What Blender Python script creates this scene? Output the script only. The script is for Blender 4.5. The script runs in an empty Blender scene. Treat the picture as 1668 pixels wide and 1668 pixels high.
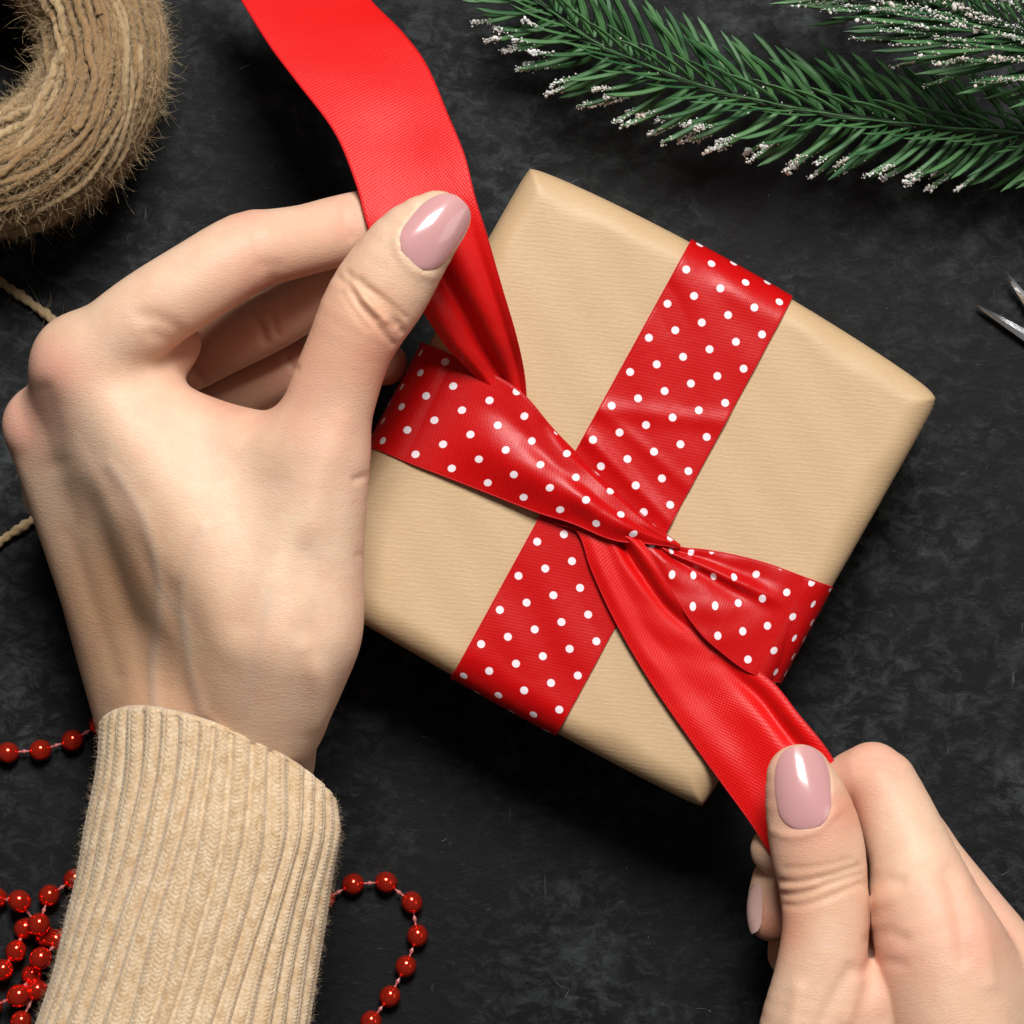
import bpy, math, random
import numpy as np
from mathutils import Vector, Matrix

random.seed(7)
rng = np.random.default_rng(7)
SC = bpy.context.scene
COL = SC.collection
rad = math.radians

# ------------------------------------------------------------------ camera, light, exposure
HCAM = 750.0                       # camera height above the slate, mm
WIDE = 205.0                       # width of slate in view, mm
NPX = 1668.0
S0 = WIDE / NPX                    # mm per photo pixel on the slate
cam = bpy.data.cameras.new('camera')
cam.sensor_width = 36.0
cam.lens = 36.0 * HCAM / WIDE
cam.clip_start = 0.01
cam.clip_end = 20
camo = bpy.data.objects.new('camera', cam)
camo.location = (0, 0, HCAM / 1000)
COL.objects.link(camo)
SC.camera = camo

world = bpy.data.worlds.new('World')
SC.world = world
world.use_nodes = True
bg = world.node_tree.nodes['Background']
bg.inputs[0].default_value = (1.0, 0.95, 0.90, 1)
bg.inputs[1].default_value = 0.06

def area_light(name, loc, target, size, power, color, size_y=None):
    l = bpy.data.lights.new(name, 'AREA')
    l.energy = power
    l.color = color
    l.size = size
    if size_y:
        l.shape = 'RECTANGLE'
        l.size_y = size_y
    else:
        l.shape = 'DISK'
    o = bpy.data.objects.new(name, l)
    o.location = loc
    d = Vector(target) - Vector(loc)
    o.rotation_euler = d.to_track_quat('-Z', 'Y').to_euler()
    COL.objects.link(o)
    return o
area_light('key_lamp', (0.09, 0.76, 1.14), (0, 0, 0.03), 0.44, 27.0, (1.0, 0.98, 0.95), 0.44)
area_light('fill_lamp', (1.0, -0.05, 0.55), (0, 0, 0.02), 0.5, 1.7, (1.0, 0.95, 0.88), 0.7)

SC.view_settings.view_transform = 'Standard'
SC.view_settings.look = 'None'
SC.view_settings.gamma = 1
SC.view_settings.exposure = 0.0
SC.render.engine = 'CYCLES'
SC.cycles.use_denoising = True
SC.cycles.max_bounces = 8

# ------------------------------------------------------------------ helpers
def PX(px, py, z=0.0):
    """photo pixel seen at height z (mm) -> millimetres in the scene"""
    k = S0 * (HCAM - z) / HCAM
    return np.array([(px - 834.0) * k, (834.0 - py) * k, z], dtype=float)

def toPX(P):
    k = HCAM / (HCAM - P[..., 2]) / S0
    return 834.0 + P[..., 0] * k, 834.0 - P[..., 1] * k

def RP(r, z):
    return r * S0 * (HCAM - z) / HCAM

def obj(name, verts, faces, mat=None, parent=None, uv=None, smooth=True, col=None):
    me = bpy.data.meshes.new(name)
    v = np.asarray(verts, dtype=np.float64) * 0.001
    if isinstance(faces, np.ndarray):
        nf, k = faces.shape
        me.vertices.add(len(v))
        me.vertices.foreach_set('co', v.astype(np.float32).ravel())
        me.loops.add(nf * k)
        me.loops.foreach_set('vertex_index', faces.astype(np.int32).ravel())
        me.polygons.add(nf)
        me.polygons.foreach_set('loop_start', np.arange(nf, dtype=np.int32) * k)
        me.polygons.foreach_set('loop_total', np.full(nf, k, dtype=np.int32))
        me.update(calc_edges=True)
    else:
        me.from_pydata([tuple(p) for p in v], [], faces)
        me.update()
    if smooth:
        me.polygons.foreach_set('use_smooth', np.ones(len(me.polygons), dtype=bool))
    if uv is not None:
        ul = me.uv_layers.new(name='UVMap')
        li = np.zeros(len(me.loops), dtype=np.int32)
        me.loops.foreach_get('vertex_index', li)
        ul.data.foreach_set('uv', np.asarray(uv, dtype=np.float32)[li].ravel())
    if col is not None:
        a = me.color_attributes.new('tone', 'FLOAT_COLOR', 'POINT')
        c4 = np.ones((len(v), 4), dtype=np.float32)
        c4[:, :3] = col
        a.data.foreach_set('color', c4.ravel())
    if mat:
        me.materials.append(mat)
    o = bpy.data.objects.new(name, me)
    COL.objects.link(o)
    if parent:
        o.parent = parent
        o.matrix_parent_inverse = parent.matrix_basis.inverted()
    return o

def thing(name, label, cat, loc_mm=(0, 0, 0), group=None):
    o = bpy.data.objects.new(name, None)
    o.empty_display_size = 0.01
    o.location = [c * 0.001 for c in loc_mm]
    COL.objects.link(o)
    o['label'] = label
    o['category'] = cat
    if group:
        o['group'] = group
    return o

def grid_faces(n, m, wrap_m=False):
    i = np.arange(n - 1)[:, None]
    mm = m if wrap_m else m - 1
    j = np.arange(mm)[None, :]
    j2 = (j + 1) % m
    f = np.stack([i * m + j, (i + 1) * m + j, (i + 1) * m + j2, i * m + j2], -1)
    return f.reshape(-1, 4)

def cr(pts, n):
    """Catmull-Rom through pts (k,d) -> n samples, spaced by chord"""
    P = np.asarray(pts, dtype=float)
    d = np.linalg.norm(np.diff(P[:, :2], axis=0), axis=1) + 1e-6
    t = np.concatenate([[0], np.cumsum(d)])
    T = np.linspace(0, t[-1], n)
    m = np.zeros_like(P)
    m[1:-1] = (P[2:] - P[:-2]) / (t[2:] - t[:-2])[:, None]
    m[0] = (P[1] - P[0]) / (t[1] - t[0])
    m[-1] = (P[-1] - P[-2]) / (t[-1] - t[-2])
    i = np.clip(np.searchsorted(t, T, side='right') - 1, 0, len(P) - 2)
    h = (t[i + 1] - t[i])[:, None]
    s = ((T - t[i])[:, None]) / h
    return ((2*s**3 - 3*s**2 + 1) * P[i] + (s**3 - 2*s**2 + s) * h * m[i]
            + (-2*s**3 + 3*s**2) * P[i+1] + (s**3 - s**2) * h * m[i+1])

def tube_mesh(path, radii, sides=8, ply=0.0, twist=0.0, cap=True):
    """tube round a polyline in mm; ply > 0 adds a two-ply twisted relief"""
    P = np.asarray(path, dtype=float)
    n = len(P)
    T = np.gradient(P, axis=0)
    T /= np.linalg.norm(T, axis=1)[:, None] + 1e-9
    ref = np.array([0, 0, 1.0]) if abs(T[0][2]) < 0.9 else np.array([1.0, 0, 0])
    N = np.cross(T, ref); N /= np.linalg.norm(N, axis=1)[:, None] + 1e-9
    B = np.cross(T, N)
    s = np.concatenate([[0], np.cumsum(np.linalg.norm(np.diff(P, axis=0), axis=1))])
    a = np.linspace(0, 2*np.pi, sides, endpoint=False)
    r = np.broadcast_to(np.asarray(radii, dtype=float), (n,))[:, None]
    rr = r * (1 + ply * np.abs(np.cos(a[None, :] - twist * s[:, None])) - ply * 0.6)
    V = P[:, None, :] + rr[..., None] * (np.cos(a)[None, :, None] * N[:, None, :] + np.sin(a)[None, :, None] * B[:, None, :])
    uv = np.stack([np.broadcast_to(s[:, None], (n, sides)), np.broadcast_to(a[None, :], (n, sides))], -1)
    return V.reshape(-1, 3), grid_faces(n, sides, True), uv.reshape(-1, 2)

def merge(parts):
    vs, fs, off = [], [], 0
    for v, f in parts:
        vs.append(np.asarray(v)); fs.append(np.asarray(f) + off); off += len(v)
    return np.concatenate(vs), np.concatenate(fs)

def fibres(starts, dirs, lengths, width, curl, n=5):
    """many thin curled fibres as flat three-sided strands (joined)"""
    k = len(starts)
    P = np.array(starts, dtype=float); D = np.array(dirs, dtype=float)
    D /= np.linalg.norm(D, axis=1)[:, None] + 1e-9
    step = (np.asarray(lengths) / (n - 1))[:, None]
    pts = [P.copy()]
    tw = rng.normal(0, curl, (k, 3))
    for i in range(n - 1):
        D = D + tw + rng.normal(0, curl * 0.5, (k, 3))
        D /= np.linalg.norm(D, axis=1)[:, None] + 1e-9
        P = P + D * step
        pts.append(P.copy())
    A = np.stack(pts, 1)                                   # k,n,3
    w = np.linspace(1, 0.35, n)[None, :, None] * np.broadcast_to(np.asarray(width, dtype=float), (k,))[:, None, None]
    o1 = np.array([1, 0, 0]); o2 = np.array([-0.5, 0.86, 0]); o3 = np.array([-0.5, -0.5, 0.8])
    V = np.stack([A + o1 * w, A + o2 * w, A + o3 * w], 2)   # k,n,3,3
    base = (np.arange(k) * n * 3)[:, None, None]
    i = (np.arange(n - 1) * 3)[None, :, None]
    j = np.arange(3)[None, None, :]
    j2 = (j + 1) % 3
    F = np.stack([base + i + j, base + i + j2, base + i + 3 + j2, base + i + 3 + j], -1).reshape(-1, 4)
    return V.reshape(-1, 3), F

# ------------------------------------------------------------------ materials
def new_mat(name, color=(0.5, 0.5, 0.5), rough=0.5, metal=0.0, spec=0.5, sheen=0.0, coat=0.0, sss=0.0, sssr=None):
    m = bpy.data.materials.new(name)
    m.use_nodes = True
    b = m.node_tree.nodes['Principled BSDF']
    b.inputs['Base Color'].default_value = (*color, 1)
    b.inputs['Roughness'].default_value = rough
    b.inputs['Metallic'].default_value = metal
    b.inputs['Specular IOR Level'].default_value = spec
    b.inputs['Sheen Weight'].default_value = sheen
    b.inputs['Coat Weight'].default_value = coat
    b.inputs['Subsurface Weight'].default_value = sss
    if sssr:
        b.inputs['Subsurface Radius'].default_value = sssr[:3]
        b.inputs['Subsurface Scale'].default_value = sssr[3]
    return m

class NT:
    def __init__(self, m):
        self.t = m.node_tree; self.b = self.t.nodes['Principled BSDF']
    def n(self, kind, **kw):
        x = self.t.nodes.new(kind)
        for k, v in kw.items():
            if k in x.inputs: x.inputs[k].default_value = v
            else: setattr(x, k, v)
        return x
    def l(self, a, b): self.t.links.new(a, b)
    def math(self, op, a, b=None, c=None):
        x = self.t.nodes.new('ShaderNodeMath'); x.operation = op
        for i, s in enumerate((a, b, c)):
            if s is None: continue
            if isinstance(s, (int, float)): x.inputs[i].default_value = s
            else: self.l(s, x.inputs[i])
        return x.outputs[0]
    def mix(self, fac, a, b, mode='MIX'):
        x = self.t.nodes.new('ShaderNodeMix'); x.data_type = 'RGBA'; x.blend_type = mode
        for s, i in ((fac, 0), (a, 6), (b, 7)):
            if isinstance(s, (int, float)): x.inputs[i].default_value = s
            elif isinstance(s, tuple): x.inputs[i].default_value = (*s, 1) if len(s) == 3 else s
            else: self.l(s, x.inputs[i])
        return x.outputs[2]
    def ramp(self, fac, p0, p1, c0=(0, 0, 0), c1=(1, 1, 1)):
        x = self.t.nodes.new('ShaderNodeValToRGB')
        e = x.color_ramp.elements
        e[0].position = p0; e[1].position = p1
        e[0].color = (*c0, 1); e[1].color = (*c1, 1)
        self.l(fac, x.inputs[0])
        return x.outputs[0]
    def noise(self, vec, scale, detail=4, rough=0.55, dist=0.0):
        x = self.n('ShaderNodeTexNoise')
        x.inputs['Scale'].default_value = scale; x.inputs['Detail'].default_value = detail
        x.inputs['Roughness'].default_value = rough; x.inputs['Distortion'].default_value = dist
        if vec is not None: self.l(vec, x.inputs['Vector'])
        return x.outputs[0]
    def bump(self, h, dist_mm, strength=1.0, prev=None):
        x = self.n('ShaderNodeBump')
        x.inputs['Distance'].default_value = dist_mm * 0.001
        x.inputs['Strength'].default_value = strength
        self.l(h, x.inputs['Height'])
        if prev is not None: self.l(prev, x.inputs['Normal'])
        return x.outputs[0]
    def pos(self): return self.n('ShaderNodeNewGeometry').outputs['Position']
    def objc(self): return self.n('ShaderNodeTexCoord').outputs['Object']
    def mapping(self, vec, scale=(1, 1, 1), rot=(0, 0, 0)):
        x = self.n('ShaderNodeMapping')
        x.inputs['Scale'].default_value = scale; x.inputs['Rotation'].default_value = rot
        self.l(vec, x.inputs['Vector'])
        return x.outputs[0]

# slate
M_SLATE = new_mat('slate', (0.012, 0.013, 0.014), 0.6, spec=0.16)
t = NT(M_SLATE); p = t.pos()
n1 = t.noise(p, 22, 5, 0.6, 0.4)
n2 = t.noise(t.mapping(p, (1, 1.35, 1), (0, 0, 0.5)), 210, 12, 0.76, 0.5)
n3 = t.noise(p, 520, 6, 0.7)
c = t.mix(t.ramp(n2, 0.47, 0.68), (0.0030, 0.0034, 0.0038), (0.050, 0.055, 0.058))
c = t.mix(t.ramp(n1, 0.38, 0.66), (0.0055, 0.0059, 0.0064), c)
vo = t.n('ShaderNodeTexVoronoi'); vo.feature = 'F1'; vo.inputs['Scale'].default_value = 120
wv = t.n('ShaderNodeVectorMath', operation='ADD')
t.l(p, wv.inputs[0])
nv = t.n('ShaderNodeTexNoise'); nv.inputs['Scale'].default_value = 110; nv.inputs['Detail'].default_value = 6
t.l(p, nv.inputs['Vector'])
sc_ = t.n('ShaderNodeVectorMath', operation='SCALE'); t.l(nv.outputs['Color'], sc_.inputs[0]); sc_.inputs['Scale'].default_value = 0.010
t.l(sc_.outputs[0], wv.inputs[1]); t.l(wv.outputs[0], vo.inputs['Vector'])
blot = t.math('MULTIPLY', t.ramp(vo.outputs['Distance'], 0.12, 0.55, (1, 1, 1), (0, 0, 0)), t.ramp(t.noise(p, 24, 3), 0.50, 0.64))
blot = t.math('MULTIPLY', blot, t.ramp(n3, 0.3, 0.65))
c = t.mix(t.math('MULTIPLY', blot, 0.75), c, (0.070, 0.077, 0.080))
fk = t.noise(t.mapping(p, (1, 2.2, 1), (0, 0, 0.3)), 620, 5, 0.75)
c = t.mix(t.math('MULTIPLY', t.math('MULTIPLY', t.ramp(fk, 0.58, 0.70), t.ramp(n2, 0.42, 0.62)), 0.55), c, (0.085, 0.092, 0.096))
# thin pale scratches
ms = t.noise(t.mapping(p, (9, 1.0, 1), (0, 0, -0.75)), 60, 2, 0.5, 0.3)
ms2 = t.noise(p, 55, 3)
scr = t.math('MULTIPLY', t.ramp(ms, 0.705, 0.74), t.ramp(ms2, 0.56, 0.66))
c = t.mix(t.math('MULTIPLY', scr, 0.65), c, (0.13, 0.14, 0.145))
t.l(c, t.b.inputs['Base Color'])
t.l(t.ramp(n2, 0.3, 0.75, (0.66, 0.66, 0.66), (0.5, 0.5, 0.5)), t.b.inputs['Roughness'])
b1 = t.bump(n3, 0.16, 0.7)
t.l(t.bump(n2, 0.30, 0.7, b1), t.b.inputs['Normal'])

# kraft paper
M_KRAFT = new_mat('kraft_paper', (0.52, 0.345, 0.18), 0.50, spec=0.42)
t = NT(M_KRAFT); p = t.pos()
wv = t.n('ShaderNodeTexWave'); wv.bands_direction = 'Y'
wv.inputs['Scale'].default_value = 1.0; wv.inputs['Distortion'].default_value = 6.0
wv.inputs['Detail'].default_value = 3; wv.inputs['Detail Scale'].default_value = 1.4
t.l(t.mapping(p, (150, 360, 150), (0, 0, 0.20)), wv.inputs['Vector'])
fib = t.noise(t.mapping(p, (1, 3.2, 1), (0, 0, 0.20)), 900, 5, 0.7)
big = t.noise(p, 60, 4)
c = t.mix(t.math('MULTIPLY', wv.outputs['Fac'], 0.26), (0.52, 0.350, 0.195), (0.43, 0.283, 0.152))
c = t.mix(t.ramp(fib, 0.3, 0.75), c, (0.57, 0.400, 0.235))
c = t.mix(t.math('MULTIPLY', t.ramp(big, 0.35, 0.7), 0.25), c, (0.50, 0.325, 0.165))
spk = t.n('ShaderNodeTexVoronoi'); spk.inputs['Scale'].default_value = 620
sp = t.math('MULTIPLY', t.ramp(spk.outputs['Distance'], 0.07, 0.12, (1, 1, 1), (0, 0, 0)), t.ramp(t.noise(p, 700, 1), 0.55, 0.58))
c = t.mix(t.math('MULTIPLY', sp, 0.6), c, (0.78, 0.64, 0.44))
t.l(c, t.b.inputs['Base Color'])
b1 = t.bump(wv.outputs['Fac'], 0.019, 0.6)
t.l(t.bump(fib, 0.07, 0.8, b1), t.b.inputs['Normal'])

# ribbon
DOT_D = 31.7 * S0 * 0.952
def ribbon_mat(name, dots):
    m = new_mat(name, (0.6, 0.008, 0.010), 0.38 if dots else 0.45, spec=0.27)
    t = NT(m)
    uv = t.n('ShaderNodeUVMap'); uv.uv_map = 'UVMap'
    se = t.n('ShaderNodeSeparateXYZ'); t.l(uv.outputs[0], se.inputs[0])
    u, v = se.outputs[0], se.outputs[1]
    if dots:
        a = t.math('MULTIPLY', t.math('ADD', u, v), 0.5 / DOT_D)
        b = t.math('MULTIPLY', t.math('SUBTRACT', u, v), 0.5 / DOT_D)
        fa = t.math('SUBTRACT', t.math('FRACT', t.math('ADD', a, 0.5)), 0.5)
        fb = t.math('SUBTRACT', t.math('FRACT', t.math('ADD', b, 0.5)), 0.5)
        dd = t.math('SQRT', t.math('ADD', t.math('MULTIPLY', fa, fa), t.math('MULTIPLY', fb, fb)))
        mask = t.ramp(dd, 0.132, 0.150, (1, 1, 1), (0, 0, 0))
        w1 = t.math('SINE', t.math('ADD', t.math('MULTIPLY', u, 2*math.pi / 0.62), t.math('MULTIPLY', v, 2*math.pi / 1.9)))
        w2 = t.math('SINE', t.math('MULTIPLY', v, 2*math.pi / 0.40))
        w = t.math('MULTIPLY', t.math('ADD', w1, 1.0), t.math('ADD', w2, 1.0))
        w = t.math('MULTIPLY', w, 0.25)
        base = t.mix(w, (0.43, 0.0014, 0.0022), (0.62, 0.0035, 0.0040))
        t.l(t.mix(mask, base, (0.80, 0.70, 0.745)), t.b.inputs['Base Color'])
        t.l(t.mix(mask, (0.38,)*3, (0.5,)*3), t.b.inputs['Roughness'])
        dist = 0.011
    else:
        k = 2 * math.pi / 0.62
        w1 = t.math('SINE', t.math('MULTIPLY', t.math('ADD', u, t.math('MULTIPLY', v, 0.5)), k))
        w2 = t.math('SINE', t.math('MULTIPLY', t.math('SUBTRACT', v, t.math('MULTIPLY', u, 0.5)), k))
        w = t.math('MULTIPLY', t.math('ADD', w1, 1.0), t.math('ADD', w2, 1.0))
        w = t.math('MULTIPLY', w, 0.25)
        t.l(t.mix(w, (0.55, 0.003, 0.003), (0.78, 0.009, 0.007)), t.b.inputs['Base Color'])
        dist = 0.034
    nz = t.noise(uv.outputs[0], 0.35, 4)
    b0 = t.bump(nz, 0.14, 0.5)
    t.l(t.bump(w, dist, 1.0, b0), t.b.inputs['Normal'])
    t.b.inputs['Anisotropic'].default_value = 0.0 if dots else 0.35
    tg = t.n('ShaderNodeTangent'); tg.direction_type = 'UV_MAP'; tg.uv_map = 'UVMap'
    t.l(tg.outputs[0], t.b.inputs['Tangent'])
    return m
M_DOT = ribbon_mat('red_satin_with_white_dots', True)
M_RED = ribbon_mat('red_satin_reverse', False)
M_SELV = new_mat('red_selvedge', (0.50, 0.003, 0.006), 0.55, spec=0.25)

# skin
M_SKIN = new_mat('skin', (0.6, 0.4, 0.3), 0.53, spec=0.36, sss=0.40, sssr=(1.0, 0.34, 0.14, 0.0028))
t = NT(M_SKIN); p = t.pos()
at = t.n('ShaderNodeAttribute'); at.attribute_name = 'tone'
mot = t.noise(p, 170, 5, 0.6)
c = t.mix(t.math('MULTIPLY', t.ramp(mot, 0.38, 0.66), 0.28), at.outputs['Color'], (0.60, 0.30, 0.195))
mot2 = t.noise(p, 70, 3, 0.5)
c = t.mix(t.math('MULTIPLY', t.ramp(mot2, 0.45, 0.65), 0.14), c, (0.64, 0.47, 0.32))
t.l(c, t.b.inputs['Base Color'])
v1 = t.n('ShaderNodeTexVoronoi'); v1.feature = 'DISTANCE_TO_EDGE'; v1.inputs['Scale'].default_value = 1150
t.l(t.mapping(p, (0.7, 1.5, 1.0), (0, 0, -0.3)), v1.inputs['Vector'])
fine = t.noise(t.mapping(p, (0.6, 2.0, 1.0), (0, 0, 0.1)), 800, 4, 0.6)
b1 = t.bump(t.ramp(v1.outputs['Distance'], 0.0, 0.25), 0.040, 0.6)
t.l(t.bump(fine, 0.09, 0.6, b1), t.b.inputs['Normal'])

M_NAIL = new_mat('nail_polish', (0.575, 0.300, 0.300), 0.20, spec=0.5, coat=0.8, sss=0.15, sssr=(1.0, 0.5, 0.4, 0.001))
M_NAIL.node_tree.nodes['Principled BSDF'].inputs['Coat Roughness'].default_value = 0.04
M_NAILPALE = new_mat('bare_nail', (0.62, 0.40, 0.36), 0.25, spec=0.5, coat=0.6)

# knit
M_KNIT = new_mat('beige_knit', (0.55, 0.38, 0.2), 0.85, spec=0.15, sheen=0.35)
t = NT(M_KNIT)
at = t.n('ShaderNodeAttribute'); at.attribute_name = 'tone'
p = t.pos()
hz = t.noise(t.mapping(p, (2.2, 1, 1), (0, 0, 0.2)), 260, 4, 0.6)
hz2 = t.noise(p, 1500, 3, 0.7)
c = t.mix(t.ramp(hz, 0.36, 0.66), at.outputs['Color'], (0.66, 0.525, 0.37))
c = t.mix(t.math('MULTIPLY', t.ramp(hz2, 0.42, 0.62), 0.55), c, (0.44, 0.275, 0.125))
t.l(c, t.b.inputs['Base Color'])
t.l(t.bump(hz2, 0.18, 0.8), t.b.inputs['Normal'])
M_WOOLFUZZ = new_mat('wool_fuzz', (0.55, 0.41, 0.27), 0.9, spec=0.1)

# jute
def jute(name, c0, c1):
    m = new_mat(name, c0, 0.8, spec=0.2, sheen=0.2)
    t = NT(m)
    uv = t.n('ShaderNodeUVMap'); uv.uv_map = 'UVMap'
    p = t.pos()
    f = t.noise(t.mapping(uv.outputs[0], (0.6, 5.5, 1), (0, 0, 0.45)), 1.1, 5, 0.7)
    g = t.noise(p, 130, 4, 0.6)
    c = t.mix(t.ramp(f, 0.32, 0.68), c0, c1)
    c = t.mix(t.math('MULTIPLY', t.ramp(g, 0.45, 0.68), 0.6), c, (0.30, 0.155, 0.06))
    t.l(c, t.b.inputs['Base Color'])
    t.l(t.bump(f, 0.30, 0.9), t.b.inputs['Normal'])
    return m
M_JUTE = jute('jute', (0.20, 0.108, 0.045), (0.47, 0.305, 0.145))
M_JUTEPALE = jute('pale_jute', (0.32, 0.20, 0.09), (0.62, 0.46, 0.26))
M_JUTEFIB = new_mat('jute_fibre', (0.60, 0.44, 0.25), 0.6, spec=0.3)

# greenery
M_NEEDLE = new_mat('plastic_needle', (0.03, 0.11, 0.035), 0.5, spec=0.35)
t = NT(M_NEEDLE)
oi = t.n('ShaderNodeObjectInfo')
c = t.mix(oi.outputs['Random'], (0.018, 0.075, 0.022), (0.065, 0.165, 0.055))
nn = t.noise(t.pos(), 300, 3)
c = t.mix(t.math('MULTIPLY', t.ramp(nn, 0.50, 0.72), 0.35), c, (0.13, 0.24, 0.11))
t.l(c, t.b.inputs['Base Color'])
t.b.inputs['Subsurface Weight'].default_value = 0.0
M_STEM = new_mat('branch_stem', (0.018, 0.034, 0.014), 0.8)
M_FROST = new_mat('frost', (0.74, 0.70, 0.65), 0.75, spec=0.3, sss=0.2, sssr=(1, 0.9, 0.8, 0.0008))
t = NT(M_FROST)
t.l(t.mix(t.ramp(t.noise(t.pos(), 90, 2), 0.45, 0.62), (0.80, 0.79, 0.76), (0.68, 0.59, 0.52)), t.b.inputs['Base Color'])
t.l(t.bump(t.noise(t.pos(), 1800, 3, 0.7), 0.2, 0.9), t.b.inputs['Normal'])

M_BEAD = new_mat('red_metallic', (0.95, 0.050, 0.024), 0.11, metal=0.82)
t = NT(M_BEAD)
t.l(t.bump(t.noise(t.pos(), 420, 2), 0.10, 0.35), t.b.inputs['Normal'])
M_THREAD = new_mat('pink_plastic_thread', (0.42, 0.13, 0.12), 0.3, spec=0.6)
M_STEEL = new_mat('steel', (0.72, 0.73, 0.75), 0.36, metal=1.0)
t = NT(M_STEEL)
t.l(t.bump(t.noise(t.mapping(t.pos(), (1, 12, 1), (0, 0, 0.6)), 400, 3), 0.03, 0.5), t.b.inputs['Normal'])

# ------------------------------------------------------------------ slate surface
nt_ = 60
gx = np.linspace(-420, 420, nt_)
V = np.stack(np.meshgrid(gx, gx, indexing='ij'), -1).reshape(-1, 2)
V = np.concatenate([V, np.zeros((len(V), 1))], 1)
f = grid_faces(nt_, nt_)[:, ::-1]
o = obj('slate_table_surface', V, f, M_SLATE)
o['kind'] = 'structure'
o['label'] = 'dark mottled slate table surface under the gift'

# ------------------------------------------------------------------ gift box
BOX_T = 36.0
BOX_R = 6.2
QZ = 29.0
CA, CB, CC, CD = (PX(862, 272, QZ)[:2], PX(1530, 647, QZ)[:2], PX(1144, 1316, QZ)[:2], PX(481, 948, QZ)[:2])
BULGE = {'AB': 2.6, 'BC': 0.3, 'CD': 1.1, 'DA': 0.1}
def _n(v): return v / np.linalg.norm(v)
cen = (CA + CB + CC + CD) / 4
def outn(p, q):
    d = _n(q - p); n = np.array([d[1], -d[0]])
    if np.dot((p + q) / 2 - cen, n) < 0: n = -n
    return n
nAB, nBC, nCD, nDA = outn(CA, CB), outn(CB, CC), outn(CC, CD), outn(CD, CA)
SIDE_U = np.linalg.norm(CB - CA); SIDE_V = np.linalg.norm(CD - CA)

def box_plan(u, v):
    """u: 0..1 from A to B, v: 0..1 from A to D"""
    u = np.asarray(u, dtype=float)[..., None]; v = np.asarray(v, dtype=float)[..., None]
    p = (1-u)*(1-v)*CA + u*(1-v)*CB + u*v*CC + (1-u)*v*CD
    bu = np.clip(4*u*(1-u), 0, 1)**0.8; bv = np.clip(4*v*(1-v), 0, 1)**0.8
    p = p + nAB*BULGE['AB']*bu*(1-v)**3 + nCD*BULGE['CD']*bu*v**3 + nBC*BULGE['BC']*bv*u**3 + nDA*BULGE['DA']*bv*(1-u)**3
    du = np.minimum(u, 1-u)*SIDE_U; dv = np.minimum(v, 1-v)*SIDE_V
    blunt = np.where((u > 0.5) & (v < 0.5), 1.0, 0.5)
    p = p + (cen - p)/np.linalg.norm(cen - CA)*blunt*np.exp(-np.maximum(du, dv)*0.55 - np.minimum(du, dv)*0.25)
    return p
def gdrop(d):
    d = np.clip(d, 0, BOX_R)
    return BOX_R - np.sqrt(np.maximum(BOX_R**2 - (BOX_R - d)**2, 0))
def box_top(u, v):
    du = np.minimum(u, 1-u) * SIDE_U; dv = np.minimum(v, 1-v) * SIDE_V
    a = gdrop(du*(1 + 0.10*np.sin(v*17) + 0.06*np.sin(v*43 + 1))); b = gdrop(dv*(1 + 0.10*np.sin(u*19 + 2) + 0.06*np.sin(u*39)))
    m = np.maximum(a, b); k = 0.35
    m = m + np.maximum(k - np.abs(a - b), 0)**2 * 0.25 / k
    sag = 0.5 * np.sin(np.pi*np.clip(u, 0, 1)) * np.sin(np.pi*np.clip(v, 0, 1))
    return BOX_T - m - sag + 0.3

gift = thing('gift_box', 'square gift box wrapped in ribbed brown kraft paper', 'gift box', (*cen, 0))
def edge_grid(n):
    e = 0.5 - 0.5*np.cos(np.linspace(0, np.pi, n))
    return np.clip(0.6*e + 0.4*np.linspace(0, 1, n), 0, 1)
n = 130
uu, vv = np.meshgrid(edge_grid(n), edge_grid(n), indexing='ij')
XY = box_plan(uu, vv); ZZ = box_top(uu, vv)
# faint handling dents
ph = rng.uniform(0, 6.28, 8)
ZZ = ZZ + 0.10*np.sin(XY[..., 0]*0.19+ph[0])*np.sin(XY[..., 1]*0.15+ph[1]) + 0.05*np.sin(XY[..., 0]*0.5+ph[2]+XY[..., 1]*0.33)
Vt = np.concatenate([XY, ZZ[..., None]], -1).reshape(-1, 3)
Ft = grid_faces(n, n)
ring = [(i, 0) for i in range(n)] + [(n-1, j) for j in range(1, n)] + [(i, n-1) for i in range(n-2, -1, -1)] + [(0, j) for j in range(n-2, 0, -1)]
ridx = np.array([i*n + j for i, j in ring])
rows = [ridx]; allV = [Vt]; base = len(Vt)
RV = Vt[ridx]
for k, fz in enumerate((0.75, 0.5, 0.25, 0.0)):
    q = RV.copy()
    q[:, 2] = RV[:, 2] * fz
    q[:, :2] += (cen - q[:, :2]) * (0.012 * (1 - fz) * 1.2)
    allV.append(q); rows.append(base + np.arange(len(ridx))); base += len(ridx)
Fs = []
for a, b in zip(rows[:-1], rows[1:]):
    Fs.append(np.stack([a, np.roll(a, -1), np.roll(b, -1), b], -1))
allV = np.concatenate(allV); allF = np.concatenate([Ft[:, ::-1]] + [q[:, ::-1] for q in Fs])
o = obj('wrapping_paper', allV, allF, M_KRAFT, gift)
md = o.modifiers.new('wn', 'WEIGHTED_NORMAL')
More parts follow.
